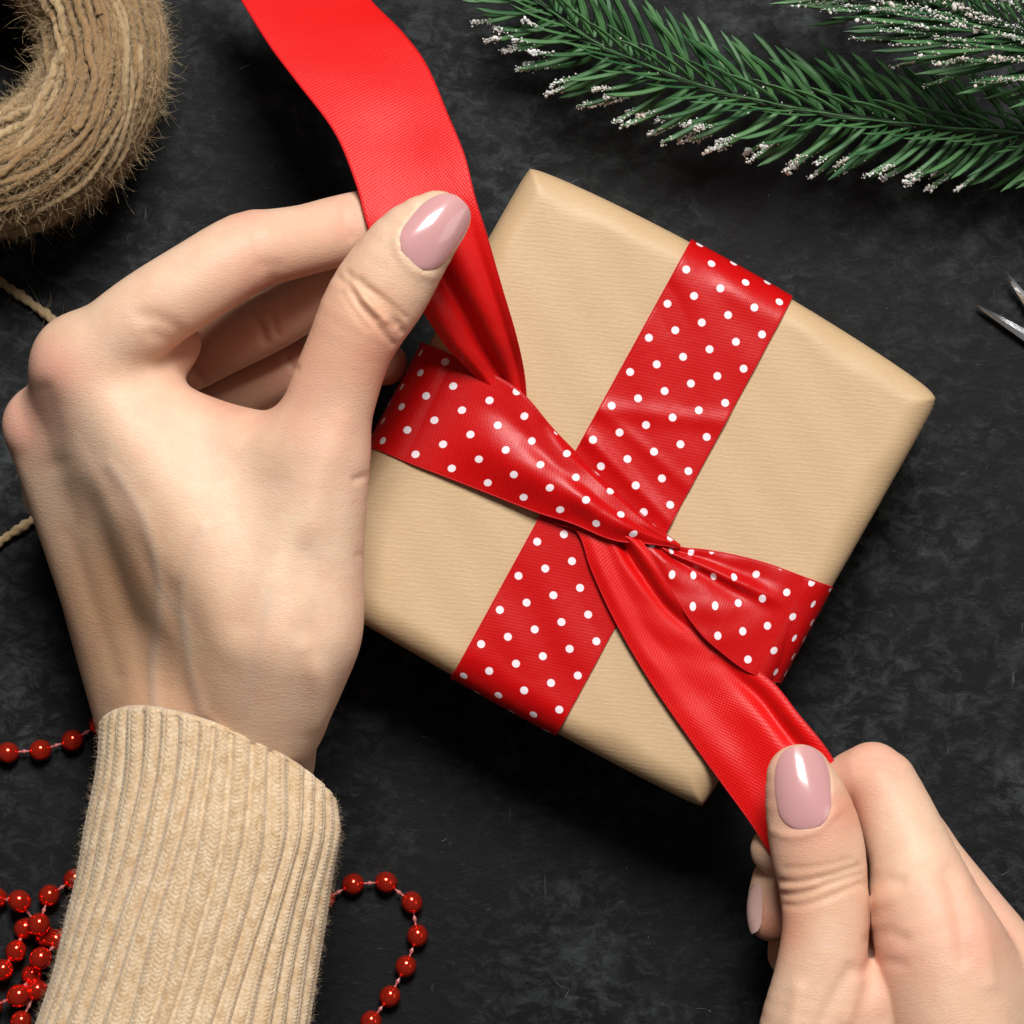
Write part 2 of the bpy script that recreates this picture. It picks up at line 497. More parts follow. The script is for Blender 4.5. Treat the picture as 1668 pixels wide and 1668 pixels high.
# creased paper tips at the corners
def corner_fold(c, nrm1, nrm2, name='corner_fold'):
    d = _n(nrm1 + nrm2); s = np.array([-d[1], d[0]])
    z = BOX_T - BOX_R + 0.4
    v = []; 
    for (a, b, zz) in [(-3.4, 0, 1.9), (0.25, 0.0, 0.25), (-2.2, 1.9, -0.6), (-2.2, -1.9, -0.6), (-0.2, 0.0, -3.6), (-2.2, 0.8, -6), (-2.2, -0.8, -6)]:
        q = c + d*a + s*b
        v.append([q[0], q[1], z + zz])
    obj(name, v, [(0, 1, 2), (0, 3, 1), (1, 4, 5, 2), (1, 3, 6, 4)], M_KRAFT, gift, smooth=False)
for c_, n1_, n2_, k_ in ((CA, nAB, nDA, 0.7), (CB, nAB, nBC, 1.2), (CC, nBC, nCD, 0.7)):
    corner_fold(c_ + (cen - c_)/np.linalg.norm(cen - c_)*k_, n1_, n2_)

# ------------------------------------------------------------------ ribbon
ribbon = thing('ribbon', 'red satin ribbon with white polka dots knotted around the kraft box', 'ribbon', (*cen, BOX_T))
RW = 190 * S0 * 0.952
def strip(name, V3, mat, parent=ribbon, u0=0.0, v0=0.0, anchor=0, thick=0.22, flip=False, gap=0.42):
    """V3: (n,m,3) mm grid; uv in mm from real arc length"""
    V3 = lift_off_box(V3, gap)
    n, m, _ = V3.shape
    dv = np.linalg.norm(np.diff(V3, axis=1), axis=2)
    v = np.concatenate([np.zeros((n, 1)), np.cumsum(dv, 1)], 1)
    if anchor == 1: v = v - v[:, -1:] + RW
    if anchor == 2: v = v / v[:, -1:] * RW
    mid = V3[:, m//2] if anchor == 2 else (V3[:, 0] if anchor == 0 else V3[:, -1])
    du = np.linalg.norm(np.diff(mid, axis=0), axis=1)
    u = np.concatenate([[0], np.cumsum(du)])
    uv = np.stack([np.broadcast_to(u[:, None], (n, m)) + u0, v + v0], -1).reshape(-1, 2)
    F = grid_faces(n, m)
    if flip: F = F[:, ::-1]
    # make normals look up
    a = V3[1:, 1:] - V3[:-1, :-1]; b = V3[:-1, 1:] - V3[1:, :-1]
    nz = np.cross(a.reshape(-1, 3), b.reshape(-1, 3))[:, 2].sum()
    o = obj(name, V3.reshape(-1, 3), F, mat, parent, uv=uv)
    me = o.data
    s = sum(pl.normal.z * pl.area for pl in me.polygons)
    if s < 0: me.flip_normals()
    sm = o.modifiers.new('thickness', 'SOLIDIFY'); sm.thickness = thick * 0.001; sm.offset = 0
    for j, jn in ((0, 1), (m-1, m-2)):
        e = V3[:, j] + (V3[:, jn] - V3[:, j])*0.25
        sv, sf, suv = tube_mesh(e, 0.19, 6, ply=0.3, twist=4.0)
        obj('selvedge', sv, sf, M_SELV, o, uv=suv)
    return o

def smooth_noise2(n, m, fu, fv, seed):
    r = np.random.default_rng(seed)
    a = np.zeros((n, m))
    U, Vv = np.meshgrid(np.linspace(0, 1, n), np.linspace(0, 1, m), indexing='ij')
    for k in range(7):
        a += np.sin(U*fu*r.uniform(.4, 1.4)*6.28 + Vv*fv*r.uniform(-1.3, 1.3)*6.28 + r.uniform(0, 6.28)) / 7**0.5
    return a

def edges_strip(L, R, n, m):
    """two edge polylines of (px,py,z) -> grid in mm"""
    l = np.array([PX(*q) for q in L]); r = np.array([PX(*q) for q in R])
    a, b = cr(l, n), cr(r, n)
    t_ = np.linspace(0, 1, m)[None, :, None]
    return a[:, None, :]*(1-t_) + b[:, None, :]*t_

def gauss(x, c, w): return np.exp(-((x - c)/w)**2)

def lift_off_box(G, gap=0.42):
    e1, e2 = CB - CA, CD - CA
    q = G[..., :2] - CA
    det = e1[0]*e2[1] - e1[1]*e2[0]
    u = (q[..., 0]*e2[1] - q[..., 1]*e2[0])/det; v = (e1[0]*q[..., 1] - e1[1]*q[..., 0])/det
    ins = (u > 0.001) & (u < 0.999) & (v > 0.001) & (v < 0.999)
    G[..., 2] = np.where(ins, np.maximum(G[..., 2], box_top(u, v) + gap), G[..., 2])
    return G

# the band that runs straight over the box, below the knot
def side_path(nside):
    """v parameter along the strip incl. the two sides: returns list of (v, drop)"""
    return nside
nU, nV = 46, 330
# band edges where they cross the outline of AB and CD, as fractions along the sides
def frac_on(p, a, b): return float(np.dot(PX(*p, QZ)[:2] - a, b - a) / np.dot(b - a, b - a))
uA0, uA1 = frac_on((1125, 392), CA, CB), frac_on((1290, 482), CA, CB)
uD0, uD1 = frac_on((734, 1105), CD, CC), frac_on((904, 1197), CD, CC)
vs = np.concatenate([-np.linspace(1, 0.03, 40), edge_grid(250), 1 + np.linspace(0.03, 1, 40)])
tt = np.linspace(0, 1, nU)
G = np.zeros((len(vs), nU, 3))
wr = smooth_noise2(len(vs), nU, 9, 1.6, 3)
for i, v in enumerate(vs):
    vc = min(max(v, 0), 1)
    ul = uA0*(1-vc) + uD0*vc; ur = uA1*(1-vc) + uD1*vc
    u = ul*(1-tt) + ur*tt
    xy = box_plan(u, np.full(nU, vc)); z = box_top(u, np.full(nU, vc)) + 0.45
    if v < 0:
        zz = z * (1 + v) ; xy = xy + nAB*0.45; z = zz + 0.3
    elif v > 1:
        zz = z * (2 - v); xy = xy + nCD*0.45; z = zz + 0.3
    else:
        dv_ = min(v, 1-v)*SIDE_V
        out = (nAB if v < .5 else nCD) * 0.45 * max(0, 1 - dv_/BOX_R)
        xy = xy + out
        amp = 0.16*min(1, dv_/8)
        # puckers towards the knot and a creased fold
        z = z + amp*(wr[i] + 1.0)
        z = z + 0.55*gauss(v - 0.07*(tt-0.5), 0.475, 0.016) + 0.30*gauss(v + 0.10*(tt-0.5), 0.33, 0.02) + 0.25*gauss(v - 0.05*(tt-.5), 0.405, 0.014)
    G[i, :, :2] = xy; G[i, :, 2] = z
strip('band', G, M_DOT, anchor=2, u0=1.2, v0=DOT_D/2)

# the dotted band from the left side sweeping over the knot
T = BOX_T
Lo = [(600, 742, 2), (597, 738, 14), (596, 728, 27), (606, 730, 32.8), (625, 737, 34.4), (660, 752, 36.6), (720, 775, 37.0), (800, 806, 37.4), (875, 835, 38.2), (930, 852, 39.2), (1000, 880, 39.6), (1060, 886, 39.2), (1108, 892, 38.2)]
Up = [(692, 574, 2), (688, 570, 14), (687, 558, 27), (697, 562, 32.8), (712, 568, 34.4), (745, 582, 36.8), (800, 607, 38.6), (852, 641, 39.6), (900, 697, 40.0), (946, 744, 39.8), (1005, 800, 39.6), (1062, 852, 39.2), (1108, 888, 38.2)]
G = edges_strip(Lo, Up, 230, 44)
s_ = np.linspace(0, 1, 230)[:, None]; t_ = np.linspace(0, 1, 44)[None, :]
on = np.clip((s_ - 0.22)/0.2, 0, 1)
wid = np.linalg.norm(G[:, -1] - G[:, 0], axis=1)[:, None]
G[..., 2] += on*(2.1*gauss(t_, 0.36 + 0.1*s_, 0.27)*np.minimum(1, wid/10) - 0.30*gauss(t_, 0.78 - 0.20*s_, 0.09))
G[..., 2] += on*0.10*smooth_noise2(230, 44, 5, 2, 9)
# upper edge rolls under itself towards the knot
roll = np.clip((s_ - 0.45)/0.15, 0, 1)
G[..., 2] -= roll*2.2*np.clip((t_ - 0.86)/0.14, 0, 1)**2
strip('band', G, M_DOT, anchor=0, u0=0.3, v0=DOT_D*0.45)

# the dotted band that fans out from the knot to the right side
Up = [(1062, 874, 37.6), (1106, 891, 37.6), (1150, 896, 37.4), (1200, 905, 37.3), (1250, 918, 37.2), (1300, 936, 36.8), (1332, 948, 34.6), (1355, 957, 27), (1352, 962, 14), (1345, 968, 2)]
Lo = [(1040, 884, 38.2), (1068, 925, 38.6), (1100, 975, 39.0), (1142, 1033, 39.2), (1180, 1067, 39.0), (1212, 1091, 38.6), (1238, 1103, 37.8), (1256, 1110, 34.8), (1272, 1112, 27), (1270, 1114, 14), ][:9] + [(1268, 1116, 14), (1262, 1120, 2)]
G = edges_strip(Lo, Up, 170, 44)
s_ = np.linspace(0, 1, 170)[:, None]; t_ = np.linspace(0, 1, 44)[None, :]
on = np.clip(s_/0.15, 0, 1)*np.clip((0.78 - s_)/0.22, 0, 1)
G[..., 2] += on*(1.1*gauss(t_, 0.70, 0.06) - 0.5*gauss(t_, 0.58, 0.09) + 0.6*gauss(t_, 0.30, 0.24) - 0.3*gauss(t_, 0.84, 0.07))
G[..., 2] += 0.10*on*smooth_noise2(170, 44, 4, 2, 12)
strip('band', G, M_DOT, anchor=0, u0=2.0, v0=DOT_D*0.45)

# tail running down to the right hand, reverse side up
Le = [(905, 852, 37.4), (940, 866, 37.6), (962, 925, 37.6), (1000, 1008, 37.6), (1058, 1108, 37.6), (1128, 1210, 37.8), (1180, 1282, 38.4), (1222, 1340, 39.4), (1262, 1402, 40.6), (1300, 1450, 41)]
Ri = [(1020, 868, 38.6), (1046, 884, 39.4), (1072, 925, 39.7), (1108, 985, 38.9), (1152, 1030, 37.9), (1215, 1078, 37.5), (1262, 1115, 38.6), (1298, 1160, 41.0), (1345, 1218, 43.0), (1388, 1290, 43.5)]
G = edges_strip(Le, Ri, 200, 48)
s_ = np.linspace(0, 1, 200)[:, None]; t_ = np.linspace(0, 1, 48)[None, :]
fold_c = 0.58 + 0.28*np.clip(s_/0.35, 0, 1)
G[..., 2] += (np.clip(1 - s_/0.45, 0, 1))*(-2.6*gauss(t_, fold_c, 0.10) + 1.3*gauss(t_, fold_c + 0.22, 0.13))
G[..., 2] += 0.65*gauss(t_, 0.16, 0.13)*np.clip(s_*6, 0, 1)*(1-0.6*s_) - 0.25*gauss(t_, 0.36, 0.12)*np.clip(1-s_, 0, 1)
late = np.clip((s_ - 0.45)/0.2, 0, 1)*np.clip((0.95 - s_)/0.2, 0, 1)
G[..., 2] += late*(-1.5*gauss(t_, 0.80, 0.075) + 0.3*gauss(t_, 0.62, 0.12) + 0.5*gauss(t_, .93, .07))
G[..., 2] += 0.09*smooth_noise2(200, 48, 5, 2, 21)
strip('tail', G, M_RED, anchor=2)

# tail running up past the left thumb, reverse side up
Le = [(330, -110, 24), (388, -8, 33), (440, 76, 40.5), (482, 132, 45.5), (545, 216, 51.5), (580, 300, 55.4), (602, 375, 57.2), (645, 450, 55.5), (692, 512, 50.0), (729, 566, 43.8), (775, 612, 38.6), (812, 650, 37.3)]
Ri = [(545, -90, 24), (602, -2, 33), (655, 52, 40.5), (694, 104, 45.8), (731, 190, 52.0), (757, 254, 55.2), (774, 322, 56.8), (792, 380, 56.2), (818, 470, 52.0), (840, 545, 46.6), (853, 605, 41.0), (858, 662, 37.3)]
G = edges_strip(Le, Ri, 260, 48)
s_ = np.linspace(0, 1, 260)[:, None]; t_ = np.linspace(0, 1, 48)[None, :]
low = np.clip((s_ - 0.60)/0.14, 0, 1)
fade = 1 - 0.8*np.clip((s_ - 0.88)/0.12, 0, 1)
G[..., 2] += low*fade*(-2.6*gauss(t_, 0.40 + 0.30*(s_-0.6), 0.11) + 1.4*gauss(t_, 0.15, 0.12) + 1.0*gauss(t_, 0.70, 0.12) - 0.8*gauss(t_, .88, .06))
G[..., 2] += 0.35*np.clip(1 - low, 0, 1)*smooth_noise2(260, 48, 2.0, 0.7, 31)
# dip where the thumb presses
G[..., 2] -= 0.9*gauss(s_, 0.47, 0.06)*gauss(t_, 0.55, 0.35)
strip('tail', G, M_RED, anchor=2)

# ------------------------------------------------------------------ signed-distance sculpting for hands
class Field:
    def __init__(self, lo, hi, h):
        self.lo = np.array(lo, dtype=float); self.h = h
        self.n = np.ceil((np.array(hi) - self.lo) / h).astype(int) + 1
        self.ax = [(self.lo[i] + h*np.arange(self.n[i])).astype(np.float32) for i in range(3)]
        self.F = np.full(self.n, 14.0, dtype=np.float32)
    def box(self, lo, hi):
        a = np.clip(np.floor((np.array(lo) - self.lo)/self.h).astype(int), 0, self.n)
        b = np.clip(np.ceil((np.array(hi) - self.lo)/self.h).astype(int) + 1, 0, self.n)
        return tuple(slice(a[i], b[i]) for i in range(3))
    def new(self): return np.full(self.n, 14.0, dtype=np.float32)
    def seg(self, D, a, b, ra, rb, fz=1.0, pad=11.0):
        rm = max(ra, rb) + pad
        sl = self.box(np.minimum(a, b) - rm, np.maximum(a, b) + rm)
        X = self.ax[0][sl[0]][:, None, None]; Y = self.ax[1][sl[1]][None, :, None]; Z = self.ax[2][sl[2]][None, None, :]
        zc = 0.0
        ba = np.array([b[0]-a[0], b[1]-a[1], (b[2]-a[2])/fz]); bb = float(ba @ ba) + 1e-9
        px, py, pz = X - np.float32(a[0]), Y - np.float32(a[1]), (Z - np.float32(a[2]))/np.float32(fz)
        t_ = np.clip((px*ba[0] + py*ba[1] + pz*ba[2])/bb, 0, 1).astype(np.float32)
        d = np.sqrt((px - t_*ba[0])**2 + (py - t_*ba[1])**2 + (pz - t_*ba[2])**2) - (ra + (rb - ra)*t_)
        D[sl] = np.minimum(D[sl], d.astype(np.float32))
    def chain(self, pts, fz=1.0, n=None):
        """pts: (px,py,z,r_px) -> distance field"""
        D = self.new()
        P = np.array([[*PX(p[0], p[1], p[2]), RP(p[3], p[2])] for p in pts])
        if len(P) > 2: P = cr(P, n or (len(P)*3))
        for q, w in zip(P[:-1], P[1:]): self.seg(D, q[:3], w[:3], q[3], w[3], fz)
        return D
    def tri(self, p, q, r):
        D = self.new()
        A, B, C = [np.array(PX(*x[:3])) for x in (p, q, r)]
        ra, rb, rc = [RP(x[3], x[2]) for x in (p, q, r)]
        for (u, ru), (v, rv) in (((A, ra), (B, rb)), ((B, rb), (C, rc)), ((C, rc), (A, ra))): self.seg(D, u, v, ru, rv)
        rm = max(ra, rb, rc) + 11
        sl = self.box(np.minimum(np.minimum(A, B), C) - rm, np.maximum(np.maximum(A, B), C) + rm)
        X = self.ax[0][sl[0]][:, None, None] - np.float32(A[0]); Y = self.ax[1][sl[1]][None, :, None] - np.float32(A[1]); Z = self.ax[2][sl[2]][None, None, :] - np.float32(A[2])
        e1, e2 = B - A, C - A
        nn = np.cross(e1, e2); nn /= np.linalg.norm(nn)
        d11, d12, d22 = e1@e1, e1@e2, e2@e2; den = d11*d22 - d12*d12
        s1 = X*e1[0] + Y*e1[1] + Z*e1[2]; s2 = X*e2[0] + Y*e2[1] + Z*e2[2]
        b1 = (d22*s1 - d12*s2)/den; b2 = (d11*s2 - d12*s1)/den
        d = np.abs(X*nn[0] + Y*nn[1] + Z*nn[2]) - (ra*(1-b1-b2) + rb*b1 + rc*b2)
        inside = (b1 >= 0) & (b2 >= 0) & (b1 + b2 <= 1)
        D[sl] = np.where(inside, np.minimum(D[sl], d), D[sl]).astype(np.float32)
        return D
    def add(self, D, k): self.F = smin(self.F, D, k)
    def sample(self, P):
        q = (np.asarray(P) - self.lo)/self.h
        q = np.clip(q, 0, self.n - 1.001)
        i = q.astype(int); f = q - i
        r = 0
        for dx in (0, 1):
            for dy in (0, 1):
                for dz in (0, 1):
                    w = (f[..., 0] if dx else 1-f[..., 0])*(f[..., 1] if dy else 1-f[..., 1])*(f[..., 2] if dz else 1-f[..., 2])
                    r = r + w*self.F[i[..., 0]+dx, i[..., 1]+dy, i[..., 2]+dz]
        return r
    def blur(self, times=1):
        F = self.F
        for _ in range(times):
            for ax in range(3):
                G_ = F.copy()
                s1 = [slice(None)]*3; s2 = [slice(None)]*3; s3 = [slice(None)]*3
                s1[ax] = slice(1, -1); s2[ax] = slice(0, -2); s3[ax] = slice(2, None)
                G_[tuple(s1)] = 0.5*F[tuple(s1)] + 0.25*(F[tuple(s2)] + F[tuple(s3)])
                F = G_
        self.F = F

def smin(a, b, k):
    h = np.maximum(k - np.abs(a - b), 0)/k
    return np.minimum(a, b) - h*h*k*np.float32(0.25)

def surface_nets(F, lo, h):
    neg = F < 0
    cnt = np.zeros(tuple(s-1 for s in F.shape), dtype=np.int8)
    for dx in (0, 1):
        for dy in (0, 1):
            for dz in (0, 1):
                cnt += neg[dx:F.shape[0]-1+dx, dy:F.shape[1]-1+dy, dz:F.shape[2]-1+dz]
    act = (cnt > 0) & (cnt < 8)
    idx = np.argwhere(act)
    C = [(0,0,0),(1,0,0),(0,1,0),(1,1,0),(0,0,1),(1,0,1),(0,1,1),(1,1,1)]
    val = np.stack([F[idx[:,0]+c[0], idx[:,1]+c[1], idx[:,2]+c[2]] for c in C], 1)
    acc = np.zeros((len(idx), 3)); num = np.zeros(len(idx))
    for i in range(8):
        for j in range(i+1, 8):
            if sum(abs(C[i][k]-C[j][k]) for k in range(3)) != 1: continue
            x = (val[:, i] < 0) != (val[:, j] < 0)
            t_ = val[x, i]/(val[x, i] - val[x, j])
            acc[x] += np.array(C[i]) + t_[:, None]*(np.array(C[j]) - np.array(C[i]))
            num[x] += 1
    V = lo + h*(idx + acc/num[:, None])
    vid = np.full(cnt.shape, -1, dtype=np.int32); vid[act] = np.arange(len(idx))
    Q = []
    for ax in range(3):
        o1, o2 = (ax+1) % 3, (ax+2) % 3
        sl0 = [slice(1, -1)]*3; sl1 = [slice(1, -1)]*3
        sl0[ax] = slice(0, -1); sl1[ax] = slice(1, None)
        a, b = neg[tuple(sl0)], neg[tuple(sl1)]
        for flip, m in ((False, a & ~b), (True, ~a & b)):
            e = np.argwhere(m)
            e = e + 1; e[:, ax] -= 1
            def cell(d1, d2):
                q = e.copy(); q[:, o1] += d1; q[:, o2] += d2
                return vid[q[:, 0], q[:, 1], q[:, 2]]
            quad = np.stack([cell(-1, -1), cell(0, -1), cell(0, 0), cell(-1, 0)], 1)
            Q.append(quad[:, ::-1] if flip else quad)
    Q = np.concatenate(Q)
    Q = Q[(Q >= 0).all(1)]
    return V, Q

def vnormals(V, Q):
    n = np.cross(V[Q[:, 2]] - V[Q[:, 0]], V[Q[:, 3]] - V[Q[:, 1]])
    N = np.stack([np.bincount(Q.ravel(), np.repeat(n[:, k], 4), len(V)) for k in range(3)], 1)
    return N/(np.linalg.norm(N, axis=1)[:, None] + 1e-12)

def lap(V, Q, times, lam=0.5):
    i = np.concatenate([Q[:, 0], Q[:, 1], Q[:, 2], Q[:, 3]]); j = np.concatenate([Q[:, 1], Q[:, 2], Q[:, 3], Q[:, 0]])
    I = np.concatenate([i, j]); J = np.concatenate([j, i])
    deg = np.bincount(I, minlength=len(V))[:, None] + 1e-9
    for _ in range(times):
        A = np.stack([np.bincount(I, V[J, k], len(V)) for k in range(3)], 1)/deg
        V = V + lam*(A - V)
    return V

def poly_dist(u, v, pts):
    d = np.full(u.shape, 1e9); 
    P = cr(np.array(pts, dtype=float), max(10, len(pts)*6)) if len(pts) > 2 else np.array(pts, dtype=float)
    for a, b in zip(P[:-1], P[1:]):
        e = b - a; L = e@e + 1e-9
        t_ = np.clip(((u - a[0])*e[0] + (v - a[1])*e[1])/L, 0, 1)
        d = np.minimum(d, np.hypot(u - a[0] - t_*e[0], v - a[1] - t_*e[1]))
    return d

def finish_hand(name, fld, reliefs, tones, label, base_pt, base_tone, nails=(), veins=()):
    V, Q = surface_nets(fld.F, fld.lo, fld.h)
    V = lap(V, Q, 3)
    N = vnormals(V, Q)
    u, v = toPX(V)
    up = np.clip(N[:, 2]*2.2, 0, 1)
    disp = np.zeros(len(V))
    for pts, amp, w, zmin in reliefs:
        x0 = min(p_[0] for p_ in pts) - 3*w; x1 = max(p_[0] for p_ in pts) + 3*w
        y0 = min(p_[1] for p_ in pts) - 3*w; y1 = max(p_[1] for p_ in pts) + 3*w
        m = (u > x0) & (u < x1) & (v > y0) & (v < y1) & (V[:, 2] > zmin)
        if not m.any(): continue
        d = poly_dist(u[m], v[m], pts)
        disp[m] += amp*np.exp(-(d/w)**2)*up[m]
    V = V + N*disp[:, None]
    for d in nails:                      # seat the skin under each nail plate
        q = V - d['A']
        s = (q@d['a'])/d['L']; o_ = q@d['b']; hh = q@d['n']
        m = (s > 0.01) & (s < 1.02) & (hh > -12) & (N@d['n'] > 0.0)
        m[m] = np.abs(o_[m]) < d['hw'](s[m])*1.05
        tgt = d['height'](s[m], o_[m]) - 0.16
        V[m] += d['n']*np.minimum(tgt - hh[m], 0)[:, None]
    col = np.tile(np.array(base_tone), (len(V), 1))
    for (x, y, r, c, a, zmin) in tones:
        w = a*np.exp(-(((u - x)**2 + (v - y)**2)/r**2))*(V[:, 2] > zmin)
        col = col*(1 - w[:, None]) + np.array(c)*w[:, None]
    for pts, w, a in veins:
        d = poly_dist(u, v, pts)
        k = (a*np.exp(-(d/w)**2)*up)[:, None]
        col = col*(1 - k) + np.array([0.50, 0.43, 0.37])*k
    hand = thing(name, label, 'hand', base_pt)
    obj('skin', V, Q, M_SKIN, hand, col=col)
    return hand

def nail_setup(fld, c, tip, width_px, view=(0, 0, 1), lift=0.30, tipw=0.22, low=False):
    """a nail plate fitted to the finger surface; c, tip: (px,py,z) centre-line ends, view: direction it faces"""
    A = PX(*c); B = PX(*tip)
    n = np.array(view, dtype=float); n /= np.linalg.norm(n)
    a = B - A; a = a - n*(a@n); L = np.linalg.norm(a); a /= L
    b = np.cross(n, a)
    W = RP(width_px, c[2])
    def hw(s):
        s = np.asarray(s, dtype=float)
        br = np.sqrt(np.clip(1 - (np.clip(0.30 - s, 0, 1)/0.30)**2, 0, 1)); tr = np.sqrt(np.clip(1 - (np.clip(s - 0.55, 0, 1)/0.45)**2, 0, 1))
        return W*0.5*np.clip(np.minimum(0.28 + 0.72*br, tipw + (1-tipw)*tr)*(0.92 + 0.08*np.clip(s*2, 0, 1)), 0.02, 1)
    ns, nt2 = 44, 34
    S = 0.5 - 0.5*np.cos(np.linspace(0, np.pi, ns)); Tt = np.sin(np.linspace(-np.pi/2, np.pi/2, nt2))
    Sg, Tg = np.meshgrid(S, Tt, indexing='ij')
    off = Tg*hw(Sg)
    base = A + a*(Sg[..., None]*L) + b*off[..., None]
    h = np.full(Sg.shape, 10.0)
    for _ in range(70): h -= np.clip(fld.sample(base + n*h[..., None]), -0.4, 1.0)*0.8
    def terms(x, y): return np.stack([np.ones_like(x), x, y, y*y, x*x] + ([] if low else [x*y, x*y*y, y**4]), -1)
    x, y = Sg, off/(W*0.5)
    inner = (np.abs(y) < 0.8) & (x < 0.86) & (x > 0.05)
    co, *_ = np.linalg.lstsq(terms(x, y)[inner], h[inner], rcond=None)
    rim_ = (np.abs(Tg) > 0.85) & (x < 0.7) | (x < 0.06)
    bias = max(0.0, float(np.percentile((h - terms(x, y)@co)[rim_], 88)))
    if low: bias = 0.0
    def height(s, o_):
        y_ = o_/(W*0.5); w_ = hw(s)
        e = np.clip(1 - np.abs(o_)/w_, 0, 1)
        pr = lift + bias - 0.22*np.exp(-e*8) - 0.16*np.exp(-np.clip(s, 0, 1)*14)
        return terms(s, y_)@co + pr
    P = base + n*height(Sg, off)[..., None]
    return dict(A=A, a=a, b=b, n=n, L=L, hw=hw, height=height, P=P)

def nail_build(d, hand, mat):
    ns, nt2, _ = d['P'].shape
    o = obj('nail', d['P'].reshape(-1, 3), grid_faces(ns, nt2), mat, hand)
    me = o.data
    if sum(pl.normal.dot(Vector(d['n'])) for pl in me.polygons) < 0: me.flip_normals()
    sm = o.modifiers.new('thickness', 'SOLIDIFY'); sm.thickness = 0.00045; sm.offset = -1
    return o

# ------------------------------------------------------------------ left hand
lo = np.minimum(PX(-40, 1420, 0), PX(-40, 1420, 80)); hi = np.maximum(PX(790, 280, 0), PX(790, 280, 80))
FL = Field([lo[0], lo[1], 4], [hi[0], hi[1], 78], 0.42)
thumb = FL.chain([(712, 360, 69, 50), (692, 378, 68.8, 60), (664, 408, 68.2, 70), (622, 470, 67, 78), (592, 518, 66.4, 75), (572, 560, 65.5, 70), (546, 630, 63.5, 72), (518, 725, 61, 78), (496, 840, 58.5, 92), (470, 960, 56, 112), (440, 1080, 53, 112)], fz=0.86)
index = FL.chain([(130, 587, 53, 70), (170, 563, 56, 69), (238, 512, 58.5, 69), (316, 462, 59, 68), (404, 410, 57.5, 66), (447, 401, 56, 61), (500, 390, 53.5, 57.5), (545, 378, 51, 57.5), (602, 362, 48.5, 54), (655, 347, 47, 45)])
middle = FL.chain([(68, 692, 41, 64), (150, 650, 34, 60), (250, 610, 29, 54), (315, 585, 29, 50), (350, 568, 30.5, 49), (430, 528, 34, 50), (500, 490, 37, 47), (560, 455, 40, 47), (640, 425, 43, 44)])
ring = FL.chain([(95, 800, 30, 60), (190, 745, 20, 55), (300, 690, 16.5, 52), (380, 640, 19, 50), (450, 608, 22, 49), (520, 590, 25, 47), (580, 590, 26.5, 44), (628, 592, 27, 36)])
little = FL.chain([(140, 890, 24, 52), (230, 830, 14, 48), (330, 770, 11, 45), (410, 720, 13, 43), (480, 690, 16, 40)])
IM = (140, 600, 53, 64); MM = (78, 697, 40, 58); RM = (112, 800, 18, 55); LM = (158, 900, 12, 48)
WU = (430, 1150, 48, 95); WL = (268, 1150, 22, 92); TC = (455, 1020, 55, 112); TM = (516, 745, 60.5, 76); WB = (352, 735, 53, 66)
palm = FL.tri(IM, WB, TC)
for tr_ in ((WB, TM, TC), (IM, TC, WU), (IM, WU, WL), (IM, MM, WL), (MM, RM, WL), (RM, LM, WL)):
    palm = smin(palm, FL.tri(*tr_), 6.0)
heel = FL.chain([(200, 900, 14, 60), (290, 1130, 20, 95)])
pad = FL.chain([(215, 600, 50, 62), (270, 572, 49, 50), (286, 560, 48, 42)])
wrist = FL.chain([(356, 1120, 33, 150), (350, 1190, 32.5, 168), (346, 1270, 33, 158), (330, 1360, 36, 150), (318, 1480, 40, 150)], fz=1.12)
FL.F = smin(palm, heel, 6.0)
FL.F = smin(FL.F, wrist, 7.0)
FL.F = smin(FL.F, thumb, 5.0)
FL.F = smin(FL.F, pad, 4.0)
FL.F = smin(FL.F, index, 3.2)
digits = smin(middle, ring, 0.5)
digits = smin(digits, little, 0.5)
FL.F = smin(FL.F, digits, 0.9)
FL.blur(1)
rel = []
def R(pts, amp, w, zmin=0): rel.append((pts, amp, w, zmin))
# thumb knuckle wrinkles
R([(552, 452), (572, 470), (590, 500), (612, 520)], -0.35, 7, 55)
R([(566, 445), (590, 470), (620, 500), (645, 530)], -0.42, 6, 55)
R([(585, 455), (610, 478), (640, 508), (655, 540)], -0.42, 6, 55)
R([(572, 478), (592, 505), (618, 535), (640, 560)], -0.36, 6, 55)
R([(600, 470), (632, 490), (660, 516)], -0.28, 5, 55)
R([(558, 478), (575, 505), (598, 535)], -0.22, 6, 55)
R([(592, 488), (625, 520)], 0.35, 9, 55)
R([(575, 460), (600, 490), (632, 522)], 0.25, 5, 55)
# index joint folds, palm side bend and the web
R([(412, 375), (425, 400), (428, 430), (440, 455)], -0.30, 15, 40)
R([(430, 432), (452, 432)], -0.20, 12, 40)
R([(556, 330), (562, 360), (572, 385)], -0.22, 7, 40)
R([(232, 515), (262, 522), (290, 540), (310, 575)], -0.45, 14, 30)
R([(250, 545), (280, 560), (305, 600)], -0.35, 12, 30)
R([(318, 612), (350, 640), (385, 664)], -0.35, 10, 30)
